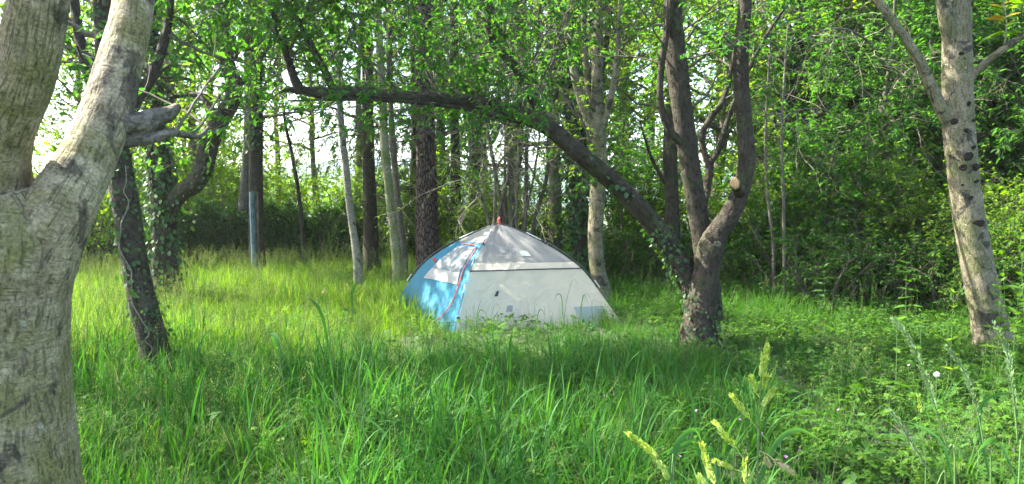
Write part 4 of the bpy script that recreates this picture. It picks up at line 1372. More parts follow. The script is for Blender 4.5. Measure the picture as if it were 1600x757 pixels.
for kind, x, d, s, lab in [
        ('elder', 1230, 11.2, .8, 'waist-high leafy shrub in front of the ivy pillar tree'),
        ('elder', 1330, 10.6, .75, 'waist-high shrub in front of the tall evergreen nearest the ivy pillar'),
        ('low', 1380, 10.2, .95, 'knee-high shrub midway between ivy pillar and spotted trunk'),
        ('elder', 1440, 9.8, .6, 'small leafy shrub left of the spotted trunk'),
        ('low', 1290, 10.2, .9, 'knee-high shrub right of the ivy pillar tree'),
        ('low', 1500, 9.4, .8, 'knee-high shrub right behind the spotted trunk'),
        ('elder', 1160, 12, .7, 'leafy shrub just right of the arching tree base'),
        ('low', 1010, 12.8, .9, 'knee-high shrub under the arching limb'),
        ('low', 960, 13.4, .9, 'knee-high shrub right of the split tree base'),
        ('elder', 1250, 13, .9, 'waist-high shrub at the foot of the ivy pillar tree'),
        ('low', 1080, 12.6, .9, 'knee-high shrub behind the base of the arching tree'),
        ('elder', 1550, 9.6, .7, 'leafy shrub just right of the spotted trunk'),
        ('low', 1440, 11, .9, 'knee-high shrub in front of the dark evergreens'),
        ('elder', 1650, 8.6, .7, 'leafy shrub at the right edge of the clearing')]:
    place(kind, 'undergrowth_shrub', x, d, lab, 'shrub', 'low shrubs along the wood edge', rp.uniform(0, 6.28), s)
# two thin saplings and a bare thicket tree on the right
for x, xt, d, lab in ((1226, 1221, 10.5, 'thin pale sapling stem right of the arching tree'), (1209, 1196, 10.9, 'thinner sapling stem nearest the arching tree on its right')):
    hero('young_sapling', lab, [(x, 450, d, 6), (x - 1, 380, d, 5.5), (xt + 3, 300, d, 5), (xt, 220, d, 4.5), (xt + 4, 130, d, 3.5), (xt + 10, 40, d, 2.5)], [], M['bark_mid'], 'leaf_lime', sides=8, m=5,
         ram=dict(subs=4, f0=.35, sub_len=.8, twig_m=5, twig_len=.4, leaves=4, leaf=.07, maxr=.008))
hero('bare_thicket_tree', 'thin leaning tree with long bare arching twigs in front of the dark evergreens',
     [(1345, 430, 12.2, 9), (1350, 340, 12.2, 8), (1362, 250, 12.2, 7), (1380, 160, 12.2, 6), (1395, 60, 12.2, 5), (1400, -60, 12.2, 3)],
     [[(1362, 250, 12.2, 5), (1320, 190, 11.8, 4), (1270, 170, 11.5, 3), (1215, 185, 11.3, 2)], [(1378, 165, 12.2, 5), (1420, 110, 11.8, 4), (1470, 90, 11.4, 3), (1530, 110, 11, 2)],
      [(1388, 110, 12.2, 5), (1350, 60, 11.8, 4), (1300, 45, 11.5, 3), (1240, 70, 11.2, 2)], [(1368, 210, 12.2, 4), (1410, 185, 11.9, 3), (1450, 190, 11.6, 2)]],
     M['bark_mid'], 'leaf_mid', twigm='twig_pale', sides=8, m=5, ram=dict(subs=7, f0=.15, sub_len=1.1, twig_m=5, twig_len=.5, leaves=1, leaf=.05, up=-.04, wander=.16, maxr=.007))


def hedge():
    rng = np.random.default_rng(44)
    a, b = P(60, 400, 16.2), P(600, 400, 18.2)
    root = empty('hedge', ((a[0] + b[0]) / 2, (a[1] + b[1]) / 2, 0), 'long dark clipped hedge running behind the sunlit meadow on the left', 'hedge')
    n = 42000
    t = rng.uniform(0, 1, n)
    top = 1.42 + .14 * np.sin(t * 31) + .1 * np.sin(t * 71 + 1) + .07 * np.sin(t * 143 + 2)
    zz = top * rng.uniform(0, 1, n) ** .8
    w = rng.uniform(-1, 1, n)
    w = np.sign(w) * np.abs(w) ** .5
    off = w * .55 * (1 - .35 * (zz / 1.5) ** 3)
    Q = a[None] * (1 - t)[:, None] + b[None] * t[:, None]
    dirp = np.array([-(b - a)[1], (b - a)[0], 0]) / np.linalg.norm((b - a)[:2])
    Q = Q + dirp * off[:, None]
    Q[:, 2] = zz
    out = dirp * np.sign(off)[:, None] * .6 + np.array([0, 0, .3])
    D = out + rng.normal(0, .6, Q.shape)
    gl = leafgeo(Q, D, np.array([0, 0, 1.]) + rng.normal(0, .6, Q.shape), .085 * rng.uniform(.6, 1.3, n), rng, wide=.55)
    part('foliage', gl, M['leaf_hedge'], root, 'stuff')
    ns = 240
    t = rng.uniform(0, 1, ns)
    S = a[None] * (1 - t)[:, None] + b[None] * t[:, None] + dirp * rng.uniform(-.3, .3, (ns, 1))
    S[:, 2] = 0
    W = walk(S, rng.normal(0, .3, (ns, 3)) + [0, 0, 1], rng.uniform(1.0, 1.5, ns), 5, .2, .02, rng)
    part('stems', tubes(W, np.linspace(.016, .005, 6)[None].repeat(ns, 0), 4), M['twig'], root, 'stuff')


hedge()


def woodland():
    """The far wood that closes the view: one mass of leaf clumps on bare stems."""
    rng = np.random.default_rng(66)
    n = 520
    x = rng.uniform(600, 2000, n)
    d = rng.uniform(30, 46, n)
    c = np.array([P(a, 400, b) for a, b in zip(x, d)])
    c[:, 2] = rng.uniform(.3, 1, n) ** .8 * 15
    # leave it open towards the left
    per = 62
    idx = np.repeat(np.arange(n), per)
    o = nrm(rng.normal(0, 1, (len(idx), 3))) * (rng.uniform(0, 1, (len(idx), 1)) ** .45) * rng.uniform(.9, 1.9, n)[idx][:, None] * np.array([1.1, 1.1, .8])
    Q = c[idx] + o
    Q[:, 2] = np.maximum(Q[:, 2], .05)
    D = o + rng.normal(0, .6, o.shape)
    g = leafgeo(Q, D, np.array([0, 0, 1.]) + rng.normal(0, .5, o.shape), .3 * rng.uniform(.5, 1.2, len(idx)), rng, wide=.6)
    m = part('woodland', g, M['leaf_lime'])  # lime leaf colour stands in for a sunlit glow behind the trunks
    tag(m, 'far mass of green woodland foliage closing the view behind the trees', 'woodland', None, 'stuff')
    # small meadow copse far left beyond the fields
    n = 120
    x = rng.uniform(-300, 640, n)
    d = rng.uniform(70, 110, n)
    c = np.array([P(a, 400, b) for a, b in zip(x, d)])
    c[:, 2] = rng.uniform(.2, 1, n) * 3.4
    idx = np.repeat(np.arange(n), 70)
    o = nrm(rng.normal(0, 1, (len(idx), 3))) * (rng.uniform(0, 1, (len(idx), 1)) ** .45) * 3.0 * np.array([1.4, 1.0, .7])
    Q = c[idx] + o
    Q[:, 2] = np.maximum(Q[:, 2], .05)
    g = leafgeo(Q, o + rng.normal(0, .6, o.shape), np.array([0, 0, 1.]) + rng.normal(0, .5, o.shape), .8 * rng.uniform(.5, 1.2, len(idx)), rng, wide=.6)
    m = part('far_treeline', g, M['leaf_mid'])
    tag(m, 'far line of bushes across the fields beyond the hedge', 'treeline', None, 'stuff')


woodland()


# ------------------------------------------------------------------ grass and herbs
def blades(n, rng, h=(.3, .5), w=.006, spread=.1, lean=.2, curl=1.0, seg=5, g=None, z0=0.0):
    a = rng.uniform(0, 2 * np.pi, n)
    r = spread * np.sqrt(rng.uniform(0, 1, n))
    base = np.stack([r * np.cos(a), r * np.sin(a), np.full(n, z0)], -1)
    az = a + rng.normal(0, .9, n)
    hd = np.stack([np.cos(az), np.sin(az), 0 * az], -1)
    tw = az + np.pi / 2 + rng.normal(0, .5, n)
    sd = np.stack([np.cos(tw), np.sin(tw), 0 * tw], -1)
    H = rng.uniform(*h, n)
    l0 = np.abs(rng.normal(0, lean, n))
    cu = np.abs(rng.normal(0, curl, n))
    pos = base.copy()
    V = []
    for i in range(seg + 1):
        s = i / seg
        wd = w * rng.uniform(.75, 1.25, n) * (0.6 + .4 * min(1, s / .3)) * (1 - max(0, (s - .35) / .65) ** 1.6) + .0003
        V.append(np.stack([pos + sd * wd[:, None] * .5, pos - sd * wd[:, None] * .5], 1))
        th = l0 + cu * (s + .5 / seg) ** 1.7
        ds = H / seg
        pos = pos + hd * (np.sin(th) * ds)[:, None] + np.array([0, 0, 1.0]) * (np.cos(th) * ds)[:, None]
    V = np.stack(V, 1)      # n, seg+1, 2, 3
    k = (seg + 1) * 2
    b = (np.arange(n) * k)[:, None]
    i = np.arange(seg)[None] * 2
    F = np.stack([b + i, b + i + 1, b + i + 3, b + i + 2], -1).reshape(-1, 4)
    g = g or Geo()
    return g.add(V, F)


def stalks(n, rng, h=(.5, .75), spread=.1, head=.2, spikes=26, size=.009, wide=.35, open_=.03, gs=None, gh=None, lean=.12):
    a = rng.uniform(0, 2 * np.pi, n)
    r = spread * np.sqrt(rng.uniform(0, 1, n))
    S = np.stack([r * np.cos(a), r * np.sin(a), 0 * a], -1)
    H = rng.uniform(*h, n)
    W = walk(S, np.array([0, 0, 1.0]) + rng.normal(0, lean, (n, 3)), H, 6, .05, -.02, rng)
    gs = tubes(W, np.linspace(.0016, .0009, 7)[None].repeat(n, 0), 3, gs)
    idx = np.repeat(np.arange(n), spikes)
    t = 1 - head * rng.uniform(0, 1, len(idx))
    q, T = at_t(W, idx, t)
    sp = open_ * (.3 + 1.2 * (1 - t) / head)
    q = q + perp(T, rng) * (sp * rng.uniform(.1, 1, len(idx)))[:, None]
    gh = leafgeo(q, T + rng.normal(0, .45, T.shape), rng.normal(0, 1, T.shape), size * rng.uniform(.6, 1.3, len(idx)), rng, wide=wide, fold=.2, g=gh)
    return gs, gh


def herb_leaves(n, rng, h=(.08, .22), spread=.14, leaf=.05, lobes=5, wide=.5, g=None, gs=None):
    a = rng.uniform(0, 2 * np.pi, n)
    r = spread * np.sqrt(rng.uniform(0, 1, n))
    H = rng.uniform(*h, n)
    S = np.stack([r * .4 * np.cos(a), r * .4 * np.sin(a), 0 * a], -1)
    E = np.stack([r * np.cos(a), r * np.sin(a), H], -1)
    PA = np.stack([S, (S + E) / 2 + np.array([0, 0, .02]), E], 1)
    gs = tubes(PA, np.full((n, 3), .0012), 3, gs)
    up = nrm(np.array([0, 0, 1.0]) + rng.normal(0, .28, (n, 3)))
    ang0 = rng.uniform(0, 6.28, n)
    g = g or Geo()
    sz = leaf * rng.uniform(.6, 1.3, n)
    x = nrm(np.cross(up, rng.normal(0, 1, (n, 3))))
    y = np.cross(up, x)
    for k in range(lobes):
        an = (k - (lobes - 1) / 2) * (1.05 if lobes > 3 else 1.3)
        D = x * math.cos(an) + y * math.sin(an) - up * .12
        leafgeo(E, D, up, sz * (1 - .12 * abs(k - (lobes - 1) / 2)), rng, wide=wide, fold=.12, six=leaf > .03, droop=.1, g=g)
    return g, gs


def nettle(n, rng, h=(.25, .5), spread=.12, leaf=.055, g=None, gs=None, pairs=6):
    a = rng.uniform(0, 2 * np.pi, n)
    r = spread * np.sqrt(rng.uniform(0, 1, n))
    S = np.stack([r * np.cos(a), r * np.sin(a), 0 * a], -1)
    W = walk(S, np.array([0, 0, 1.0]) + rng.normal(0, .12, (n, 3)), rng.uniform(*h, n), 4, .04, 0, rng)
    gs = tubes(W, np.linspace(.0025, .0012, 5)[None].repeat(n, 0), 3, gs)
    g = g or Geo()
    a0 = rng.uniform(0, 6.28, n)
    for k in range(pairs):
        t = .25 + .75 * k / (pairs - 1)
        q, T = at_t(W, np.arange(n), np.full(n, t))
        for s in (0, math.pi):
            az = a0 + k * math.pi / 2 + s + rng.normal(0, .2, n)
            D = np.stack([np.cos(az), np.sin(az), rng.uniform(-.25, .35, n)], -1)
            leafgeo(q, D, np.array([0, 0, 1.0]) + 0 * D, leaf * (1.15 - .5 * t) * rng.uniform(.8, 1.2, n), rng, wide=.55, fold=.15, six=True, droop=.15, g=g)
    return g, gs


def source(name, parts):
    """A small collection of tuft meshes that a scatter draws from (never linked to the scene itself)."""
    c = bpy.data.collections.new(name)
    return c


def join_mats(geos):
    """[(Geo, material)] -> one mesh with several material slots."""
    G = Geo()
    mi = []
    for g, m in geos:
        G.merge(g)
        mi.append(sum(len(F) for F in g.f))
    me = G.mesh('tuft', geos[0][1])
    for g, m in geos[1:]:
        me.materials.append(m)
    idx = np.concatenate([np.full(c, i) for i, c in enumerate(mi)])
    me.polygons.foreach_set("material_index", idx)
    return me


def tuft_collection(name, meshes):
    c = bpy.data.collections.new(name)
    for k, me in enumerate(meshes):
        c.objects.link(bpy.data.objects.new("%s_%02d" % (name, k), me))
    return c


def scatter(name, coll, n_src, pts, scl, rng, label, cat, tilt=.08, zs=None):
    me = bpy.data.meshes.new(name)
    n = len(pts)
    me.vertices.add(n)
    me.vertices.foreach_set("co", np.asarray(pts, float).ravel())
    rot = np.stack([rng.normal(0, tilt, n), rng.normal(0, tilt, n), rng.uniform(0, 6.283, n)], -1)
    a = me.attributes.new("rot", 'FLOAT_VECTOR', 'POINT')
    a.data.foreach_set("vector", rot.ravel())
    sc = np.stack([scl, scl, scl if zs is None else zs], -1)
    a = me.attributes.new("scl", 'FLOAT_VECTOR', 'POINT')
    a.data.foreach_set("vector", sc.ravel())
    a = me.attributes.new("pick", 'INT', 'POINT')
    a.data.foreach_set("value", rng.integers(0, n_src, n).astype(np.int32))
    me.update()
    o = bpy.data.objects.new(name, me)
    COL.objects.link(o)
    ng = bpy.data.node_groups.new(name + "_nodes", 'GeometryNodeTree')
    ng.interface.new_socket("Geometry", in_out='INPUT', socket_type='NodeSocketGeometry')
    ng.interface.new_socket("Geometry", in_out='OUTPUT', socket_type='NodeSocketGeometry')
    nn, L = ng.nodes, ng.links.new
    gi, go = nn.new("NodeGroupInput"), nn.new("NodeGroupOutput")
    ci = nn.new("GeometryNodeCollectionInfo")
    ci.inputs['Collection'].default_value = coll
    ci.inputs['Separate Children'].default_value = True
    ci.inputs['Reset Children'].default_value = True
    ip = nn.new("GeometryNodeInstanceOnPoints")
    ip.inputs['Pick Instance'].default_value = True

    def attr(nm, ty):
        q = nn.new("GeometryNodeInputNamedAttribute")
        q.data_type = ty
        q.inputs['Name'].default_value = nm
        return [s for s in q.outputs if s.enabled and s.name == 'Attribute'][0]
    er = nn.new("FunctionNodeEulerToRotation")
    L(attr("rot", 'FLOAT_VECTOR'), er.inputs[0])
    L(gi.outputs[0], ip.inputs['Points'])
    L(ci.outputs[0], ip.inputs['Instance'])
    L(attr("pick", 'INT'), ip.inputs['Instance Index'])
    L(er.outputs[0], ip.inputs['Rotation'])
    L(attr("scl", 'FLOAT_VECTOR'), ip.inputs['Scale'])
    L(ip.outputs[0], go.inputs[0])
    md = o.modifiers.new("scatter", 'NODES')
    md.node_group = ng
    return tag(o, label, cat, None, 'stuff')


def field(y0, y1, dens, rng, margin=1.5, slope=.78):
    area = (slope * (y0 + y1) + 2 * margin) * (y1 - y0)
    n = int(area * dens)
    y = rng.uniform(y0, y1, n)
    x = rng.uniform(-1, 1, n) * (slope * y1 + margin)
    keep = np.abs(x) < slope * y + margin
    # fill up to the density asked for
    return np.stack([x[keep], y[keep]], -1)


def nz(x, y, s, ph):
    return .5 + .25 * (np.sin(x * s + ph) * np.cos(y * s * .9 - ph * 1.7) + np.sin((x * .6 + y * .8) * s * 1.7 + ph * 2.3))


def in_tent(p, grow=1.0):
    c = sum(TENT) / 4
    ok = np.ones(len(p), bool)
    for i in range(4):
        a = c + (TENT[i] - c) * grow
        b = c + (TENT[(i + 1) % 4] - c) * grow
        ok &= ((b[0] - a[0]) * (p[:, 1] - a[1]) - (b[1] - a[1]) * (p[:, 0] - a[0])) > 0
    return ok


def clear_trunks(p):
    ok = np.hypot(p[:, 0] - ftp[0][0], p[:, 1] - ftp[0][1]) > .32
    ok &= np.hypot(p[:, 0] - atp[0][0], p[:, 1] - atp[0][1]) > .3
    ok &= np.hypot(p[:, 0] - rtp[0][0], p[:, 1] - rtp[0][1]) > .25
    return ok & ~in_tent(p)


def grasses():
    rng = np.random.default_rng(1234)
    fine = [join_mats([(blades(40, rng, (.10, .44), .0062, .14, .4, 1.5, 6), M['grass']), (blades(4, rng, (.12, .4), .003, .14, .7, .8, 4), M['straw'])]) for _ in range(8)]
    broad = [blades(13, rng, (.30, .72), .0135, .12, .26, 2.2, 10).mesh('t', M['grass_blue']) for _ in range(6)]
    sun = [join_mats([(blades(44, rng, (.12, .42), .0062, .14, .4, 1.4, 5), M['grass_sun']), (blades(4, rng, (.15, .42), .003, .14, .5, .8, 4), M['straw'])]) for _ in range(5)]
    stk = []
    for k in range(6):
        gs, gh = stalks(7, rng, (.5, .8), .16, .28, 40, .009, .35, .032)
        blades(5, rng, (.3, .45), .005, .08, .2, 1.0, 5, gs)
        stk.append(join_mats([(gs, M['grass']), (gh, M['seed'])]))
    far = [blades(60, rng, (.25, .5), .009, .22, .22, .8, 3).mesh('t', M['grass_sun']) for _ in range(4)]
    cf = tuft_collection('fine_grass_tuft', fine)
    cb = tuft_collection('broad_grass_tuft', broad)
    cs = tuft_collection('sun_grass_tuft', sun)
    ck = tuft_collection('seed_grass_tuft', stk)

    def split(p):
        """share of herbs (right) against grass"""
        return np.clip((p[:, 0] / np.maximum(p[:, 1], .5) - .27) / .12 + (nz(p[:, 0], p[:, 1], 1.5, 2.0) - .5) * 1.6, 0, 1)

    def hgt(p):
        h = .72 + .5 * nz(p[:, 0], p[:, 1], 1.1, .4)
        tent = np.exp(-(((p[:, 0] - .25) / 2.0) ** 2 + ((p[:, 1] - 8.2) / 1.3) ** 2))
        tent = np.maximum(tent, np.exp(-(((p[:, 0] - 2.2) / .8) ** 2 + ((p[:, 1] - 7.3) / .8) ** 2)))
        return h * (1 - .7 * tent)

    P3 = lambda p: np.stack([p[:, 0], p[:, 1], gz(p[:, 0], p[:, 1])], -1)
    # fine grass
    p = np.vstack([field(1.2, 5, 48, rng), field(5, 10, 42, rng), field(10, 16, 26, rng), field(16, 24, 12, rng)])
    p = p[clear_trunks(p)]
    hb = split(p)
    sunny = np.clip((-p[:, 0] - .3) / 1.5, 0, 1) * np.clip((p[:, 1] - 6.2) / 1.5, 0, 1)  # where grass takes the colour with sunlight painted in
    u = rng.uniform(0, 1, len(p))
    g1 = p[(u > hb * .8) & (rng.uniform(0, 1, len(p)) > sunny * .8)]
    h = hgt(g1)
    scatter('meadow_grass', cf, 8, P3(g1), h * rng.uniform(.8, 1.2, len(g1)), rng, 'fine green meadow grass covering the clearing', 'grass')
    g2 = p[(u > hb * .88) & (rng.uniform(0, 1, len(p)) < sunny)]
    scatter('sun_tint_grass', cs, 5, P3(g2), hgt(g2) * rng.uniform(.8, 1.25, len(g2)), rng, 'meadow grass left of the tent with sunlight painted into its yellow-green', 'grass')
    # broad blades in the near middle
    p = np.vstack([field(1.6, 4, 34, rng), field(4, 7, 28, rng), field(7, 8.4, 10, rng)])
    p = p[clear_trunks(p)]
    w = np.exp(-((p[:, 0] / p[:, 1] + .05) / .26) ** 2) + .22
    p = p[(rng.uniform(0, 1, len(p)) < w * (.45 + nz(p[:, 0], p[:, 1], 1.7, 5))) & (split(p) < .8)]
    scatter('broad_grass', cb, 6, P3(p), hgt(p) * rng.uniform(.7, 1.1, len(p)), rng, 'tall broad-bladed bluish grass in front of the tent', 'grass')
    # flowering stalks
    p = np.vstack([field(2.6, 6, 6, rng), field(6, 16, 13, rng)])
    p = p[clear_trunks(p) & ~in_tent(p, 1.12)]
    lf = np.clip(.5 - p[:, 0] / p[:, 1] * 1.6, .12, 1)
    p = p[rng.uniform(0, 1, len(p)) < lf]
    scatter('seeding_grass', ck, 6, P3(p), (.55 + .45 * hgt(p)) * rng.uniform(.7, 1.05, len(p)) * np.where(np.abs(p[:, 0]) + np.abs(p[:, 1] - 8) < 2, .8, 1), rng, 'loose pale seeding grass heads standing above the meadow', 'grass')

    # herbs
    hm = []
    for k in range(6):
        g, gs = herb_leaves(46, rng, (.04, .22), .2, .034, 5, .5)
        hm.append(join_mats([(g, M['herb']), (gs, M['stem_green'])]))
    for k in range(4):
        g, gs = herb_leaves(30, rng, (.05, .2), .2, .05, 3, .6)
        hm.append(join_mats([(g, M['herb_deep']), (gs, M['stem_green'])]))
    nt_ = []
    for k in range(5):
        g, gs = nettle(8, rng, (.2, .42), .16, .06)
        nt_.append(join_mats([(g, M['herb_deep']), (gs, M['stem_green'])]))
    chh = tuft_collection('herb_tuft', hm)
    cnn = tuft_collection('nettle_tuft', nt_)
    p = np.vstack([field(1.6, 5, 34, rng), field(5, 10, 26, rng), field(10, 14, 12, rng)])
    p = p[clear_trunks(p)]
    hb = split(p)
    p = p[rng.uniform(0, 1, len(p)) < .2 + .8 * hb]
    scatter('ground_herbs', chh, 10, P3(p), rng.uniform(.65, 1.25, len(p)), rng, 'low leafy herbs carpeting the ground on the right', 'herbs', .12)
    p = np.vstack([field(3, 8, 5, rng), field(8, 14, 9, rng)])
    p = p[clear_trunks(p)]
    hb = np.clip(split(p) * (p[:, 1] > 6) + (p[:, 1] > 9) * (p[:, 0] > .2) * .5, 0, 1)
    p = p[rng.uniform(0, 1, len(p)) < hb * (.3 + nz(p[:, 0], p[:, 1], 1.3, 3.3))]
    # leafy weeds standing in the meadow grass
    wd = []
    for k in range(5):
        g, gs = nettle(5, rng, (.3, .55), .12, .05, pairs=8)
        wd.append(join_mats([(g, M['herb']), (gs, M['stem_green'])]))
    cw = tuft_collection('weed_tuft', wd)
    q = np.vstack([field(2.5, 8, 1.6, rng), field(8, 15, 2.2, rng)])
    q = q[clear_trunks(q) & ~in_tent(q, 1.3) & (split(q) < .7)]
    q = q[rng.uniform(0, 1, len(q)) < .2 + 1.1 * nz(q[:, 0], q[:, 1], 1.9, 4.2) ** 2]
    scatter('meadow_weeds', cw, 5, P3(q), hgt(q) * rng.uniform(.6, 1.1, len(q)), rng, 'leafy upright weeds scattered through the meadow grass', 'weeds', .12)
    scatter('nettles', cnn, 5, P3(p), rng.uniform(.7, 1.3, len(p)), rng, 'nettle-like leafy undergrowth in front of the wood on the right', 'undergrowth', .1)


grasses()


# ------------------------------------------------------------------ plants in the foreground that can be told apart
def ribbon(pts, w, g=None, m=6, twist=0.0):
    """A grass blade: a creased ribbon along a path, tapering to its tip."""
    p, _ = smoothpath(pts, np.ones(len(pts)), m)
    T, N, B = frames(p)
    k = len(p)
    s = np.linspace(0, 1, k)
    wd = w * (.55 + .45 * np.minimum(1, s / .25)) * (1 - np.clip((s - .4) / .6, 0, 1) ** 1.7) + .0004
    view = nrm(CAM - p)
    side = nrm(np.cross(T, np.array([.3, -.8, .5]) + 0 * T))
    nn = np.cross(side, T)
    V = np.stack([p + side * wd[:, None] * .5, p - nn * wd[:, None] * .12, p - side * wd[:, None] * .5], 1)
    i = np.arange(k - 1)[:, None] * 3
    F = np.concatenate([np.stack([i[:, 0], i[:, 0] + 1, i[:, 0] + 4, i[:, 0] + 3], -1), np.stack([i[:, 0] + 1, i[:, 0] + 2, i[:, 0] + 5, i[:, 0] + 4], -1)])
    g = g or Geo()
    return g.add(V, F)


def plume(a, b, rng, n=60, fat=.007, size=.011, g=None, curve=None, wide=.38):
    pts = np.array([a, b]) if curve is None else np.array(curve)
    p, _ = smoothpath(pts, np.ones(len(pts)), 8) if len(pts) > 2 else (np.linspace(pts[0], pts[1], 9), None)
    PA = p[None]
    t = rng.uniform(0, 1, n)
    q, T = at_t(PA, np.zeros(n, int), t)
    r = fat * .55 * (np.sin(np.pi * np.clip(t * .85 + .12, 0, 1)) ** .8)
    pr = perp(T, rng)
    q = q + pr * (r * rng.uniform(.3, 1, n))[:, None]
    return leafgeo(q, T * 1.0 + pr * .38, pr + rng.normal(0, .2, pr.shape), size * rng.uniform(.7, 1.25, n), rng, wide=wide, fold=.3, droop=.0, g=g)


M['seed_green'] = leafmat('seed_green', [(.25, .36, .06), (.32, .43, .09), (.28, .39, .07), (.40, .47, .14)], .35, (1.3, 1.3, .6), rough=.6, spec=.2)
M['seed_dry'] = leafmat('seed_dry', [(.38, .33, .18), (.44, .38, .22), (.40, .32, .18), (.48, .42, .26)], .35, (1.2, 1.1, .8), rough=.6, spec=.2)
M['seed_blue'] = leafmat('seed_blue', [(.12, .20, .09), (.16, .24, .12), (.13, .21, .10), (.21, .29, .15)], .35, (1.3, 1.3, .7), rough=.6, spec=.2)


def gstalk(name, label, d, stem, heads, bladepaths=(), w=.0016, mat='seed_green', group=None, seed=0, cat='grass plant'):
    """One flowering grass: stem, its seed head clusters and its blades, from photo pixels at distance d."""
    rng = np.random.default_rng(900 + seed)
    sp = [P(x, y, d) for x, y in stem]
    b = sp[0].copy()
    b[2] = float(gz(b[0], b[1]))
    if sp[0][2] > b[2] + .02:
        b[0] += (sp[0][0] - sp[1][0]) * .6
        b[1] += .03
        sp = [b] + sp
    root = empty(name, tuple(b), label, cat, group)
    root['kind'] = 'thing'
    part('stem', tube(sp, np.linspace(w * 1.3, w * .7, len(sp)), 5, 5, 0.0), M['stem_green'], root)
    for h in heads:
        (ped, lobe, fat, n, *rest) = h
        hp = [P(x, y, d + rng.uniform(-.015, .015)) for x, y in lobe]
        g = plume(hp[0], hp[-1], rng, n, fat, .011 if fat > .004 else .012, curve=hp if len(hp) > 2 else None, wide=.42 if fat > .004 else .2)
        if ped:
            pp = [P(x, y, d) for x, y in ped] + [hp[0]]
            tubes(np.array([smoothpath(pp, np.ones(len(pp)), 4)[0]]), np.full((1, (len(pp) - 1) * 4 + 1), w * .5), 4, g)
        part('seed_cluster', g, M[rest[0] if rest else mat], root)
    for bp in bladepaths:
        wd, pts = bp
        part('blade', ribbon([P(x, y, d + dd) for x, y, dd in pts], wd), M['grass_blue'], root)
    return root


gstalk('cocksfoot_grass', 'tall pale green grass stalk with chunky seed clusters, at the bottom right of the middle', 1.25,
       [(1183, 757), (1184, 700), (1186, 650), (1188, 610), (1190, 588)],
       [(None, [(1189, 592), (1193, 570), (1198, 543)], .0085, 110), ([(1187, 622)], [(1182, 615), (1178, 602), (1174, 589)], .005, 46), ([(1188, 612)], [(1191, 606), (1199, 589)], .005, 46),
        ([(1186, 648)], [(1190, 636), (1199, 624), (1207, 611)], .0055, 56), ([(1184, 672)], [(1172, 655), (1158, 638), (1144, 620)], .0055, 70),
        ([(1182, 757), (1168, 728)], [(1149, 698), (1134, 682), (1119, 663)], .005, 66), ([(1182, 750), (1165, 740)], [(1146, 733), (1131, 726), (1116, 721)], .0048, 50),
        ([(1184, 704), (1192, 707)], [(1196, 714), (1202, 728)], .0045, 30, 'seed_dry'), ([(1184, 704), (1200, 711)], [(1209, 719), (1222, 728), (1236, 737)], .005, 50, 'seed_dry')],
       [(.010, [(1185, 757, 0), (1215, 690, .1), (1250, 672, .2), (1285, 690, .3)])], seed=1)
gstalk('cocksfoot_grass', 'grass seed plume leaning in from the bottom edge, left of the tall pale stalk', 1.2,
       [(1052, 790), (1048, 760)], [(None, [(1046, 752), (1025, 715), (1004, 695), (984, 680)], .0065, 150)], [(.011, [(1046, 790, 0), (1056, 700, .15), (1085, 672, .3), (1100, 700, .4)])], seed=2)
gstalk('cocksfoot_grass', 'upright grass seed head cut by the bottom edge, between the leaning plume and tall stalk', 1.2,
       [(1118, 800), (1116, 765)], [(None, [(1116, 757), (1106, 728), (1097, 694)], .0065, 120), ([(1117, 775)], [(1106, 765), (1094, 746)], .0045, 40)],
       [(.010, [(1112, 790, 0), (1090, 700, .15), (1062, 697, .3), (1030, 712, .4)]), (.010, [(1118, 790, 0), (1120, 712, .15), (1095, 704, .3), (1052, 710, .4)])], seed=3)
gstalk('cocksfoot_grass', 'short narrow grass spike at the bottom edge, touching the tall pale stalk', 1.22,
       [(1166, 800), (1166, 765)], [(None, [(1166, 757), (1165, 740), (1164, 721)], .005, 60)], seed=4)
gstalk('brome_grass', 'drooping feathery bluish grass plume, leftmost and tallest of the right corner', 1.7,
       [(1492, 757), (1480, 700), (1468, 660), (1456, 620), (1442, 580), (1422, 536), (1400, 503)],
       [(None, [(1462, 640), (1450, 598), (1432, 555), (1412, 518), (1395, 500)], .010, 170)], [(.010, [(1490, 757, 0), (1470, 690, .1), (1420, 660, .2), (1350, 655, .35)])], w=.0018, mat='seed_blue', seed=5)
gstalk('brome_grass', 'feathery grass plume in the right corner, between the tallest plume and the edge one', 1.9,
       [(1548, 757), (1538, 700), (1528, 645), (1514, 602), (1498, 566), (1478, 541)],
       [(None, [(1530, 652), (1518, 612), (1502, 573), (1478, 541)], .009, 150)], [(.012, [(1548, 757, 0), (1530, 660, .1), (1545, 622, .15), (1602, 612, .2)])], w=.0018, mat='seed_blue', seed=6)
gstalk('brome_grass', 'feathery grass plume nearest the right edge', 1.6,
       [(1592, 757), (1590, 690), (1585, 630), (1579, 585), (1571, 540), (1554, 507)],
       [(None, [(1587, 640), (1580, 590), (1572, 543), (1553, 506)], .009, 150)], [(.012, [(1590, 757, 0), (1560, 690, .1), (1532, 700, .2), (1510, 740, .25)])], w=.0018, mat='seed_blue', seed=7)
gstalk('brome_grass', 'lower feathery grass plume left of the tallest right-corner plume', 1.6,
       [(1478, 790), (1462, 757), (1440, 716), (1416, 678), (1392, 642)], [(None, [(1445, 728), (1425, 694), (1408, 664), (1390, 640)], .008, 110)], w=.0016, mat='seed_blue', seed=8)
gstalk('brome_grass', 'thin single pale grass spike amid the right-corner grass', 2.2, [(1446, 757), (1442, 690), (1437, 640)], [(None, [(1438, 646), (1436, 632), (1435, 618)], .005, 40)], w=.0016, seed=9)
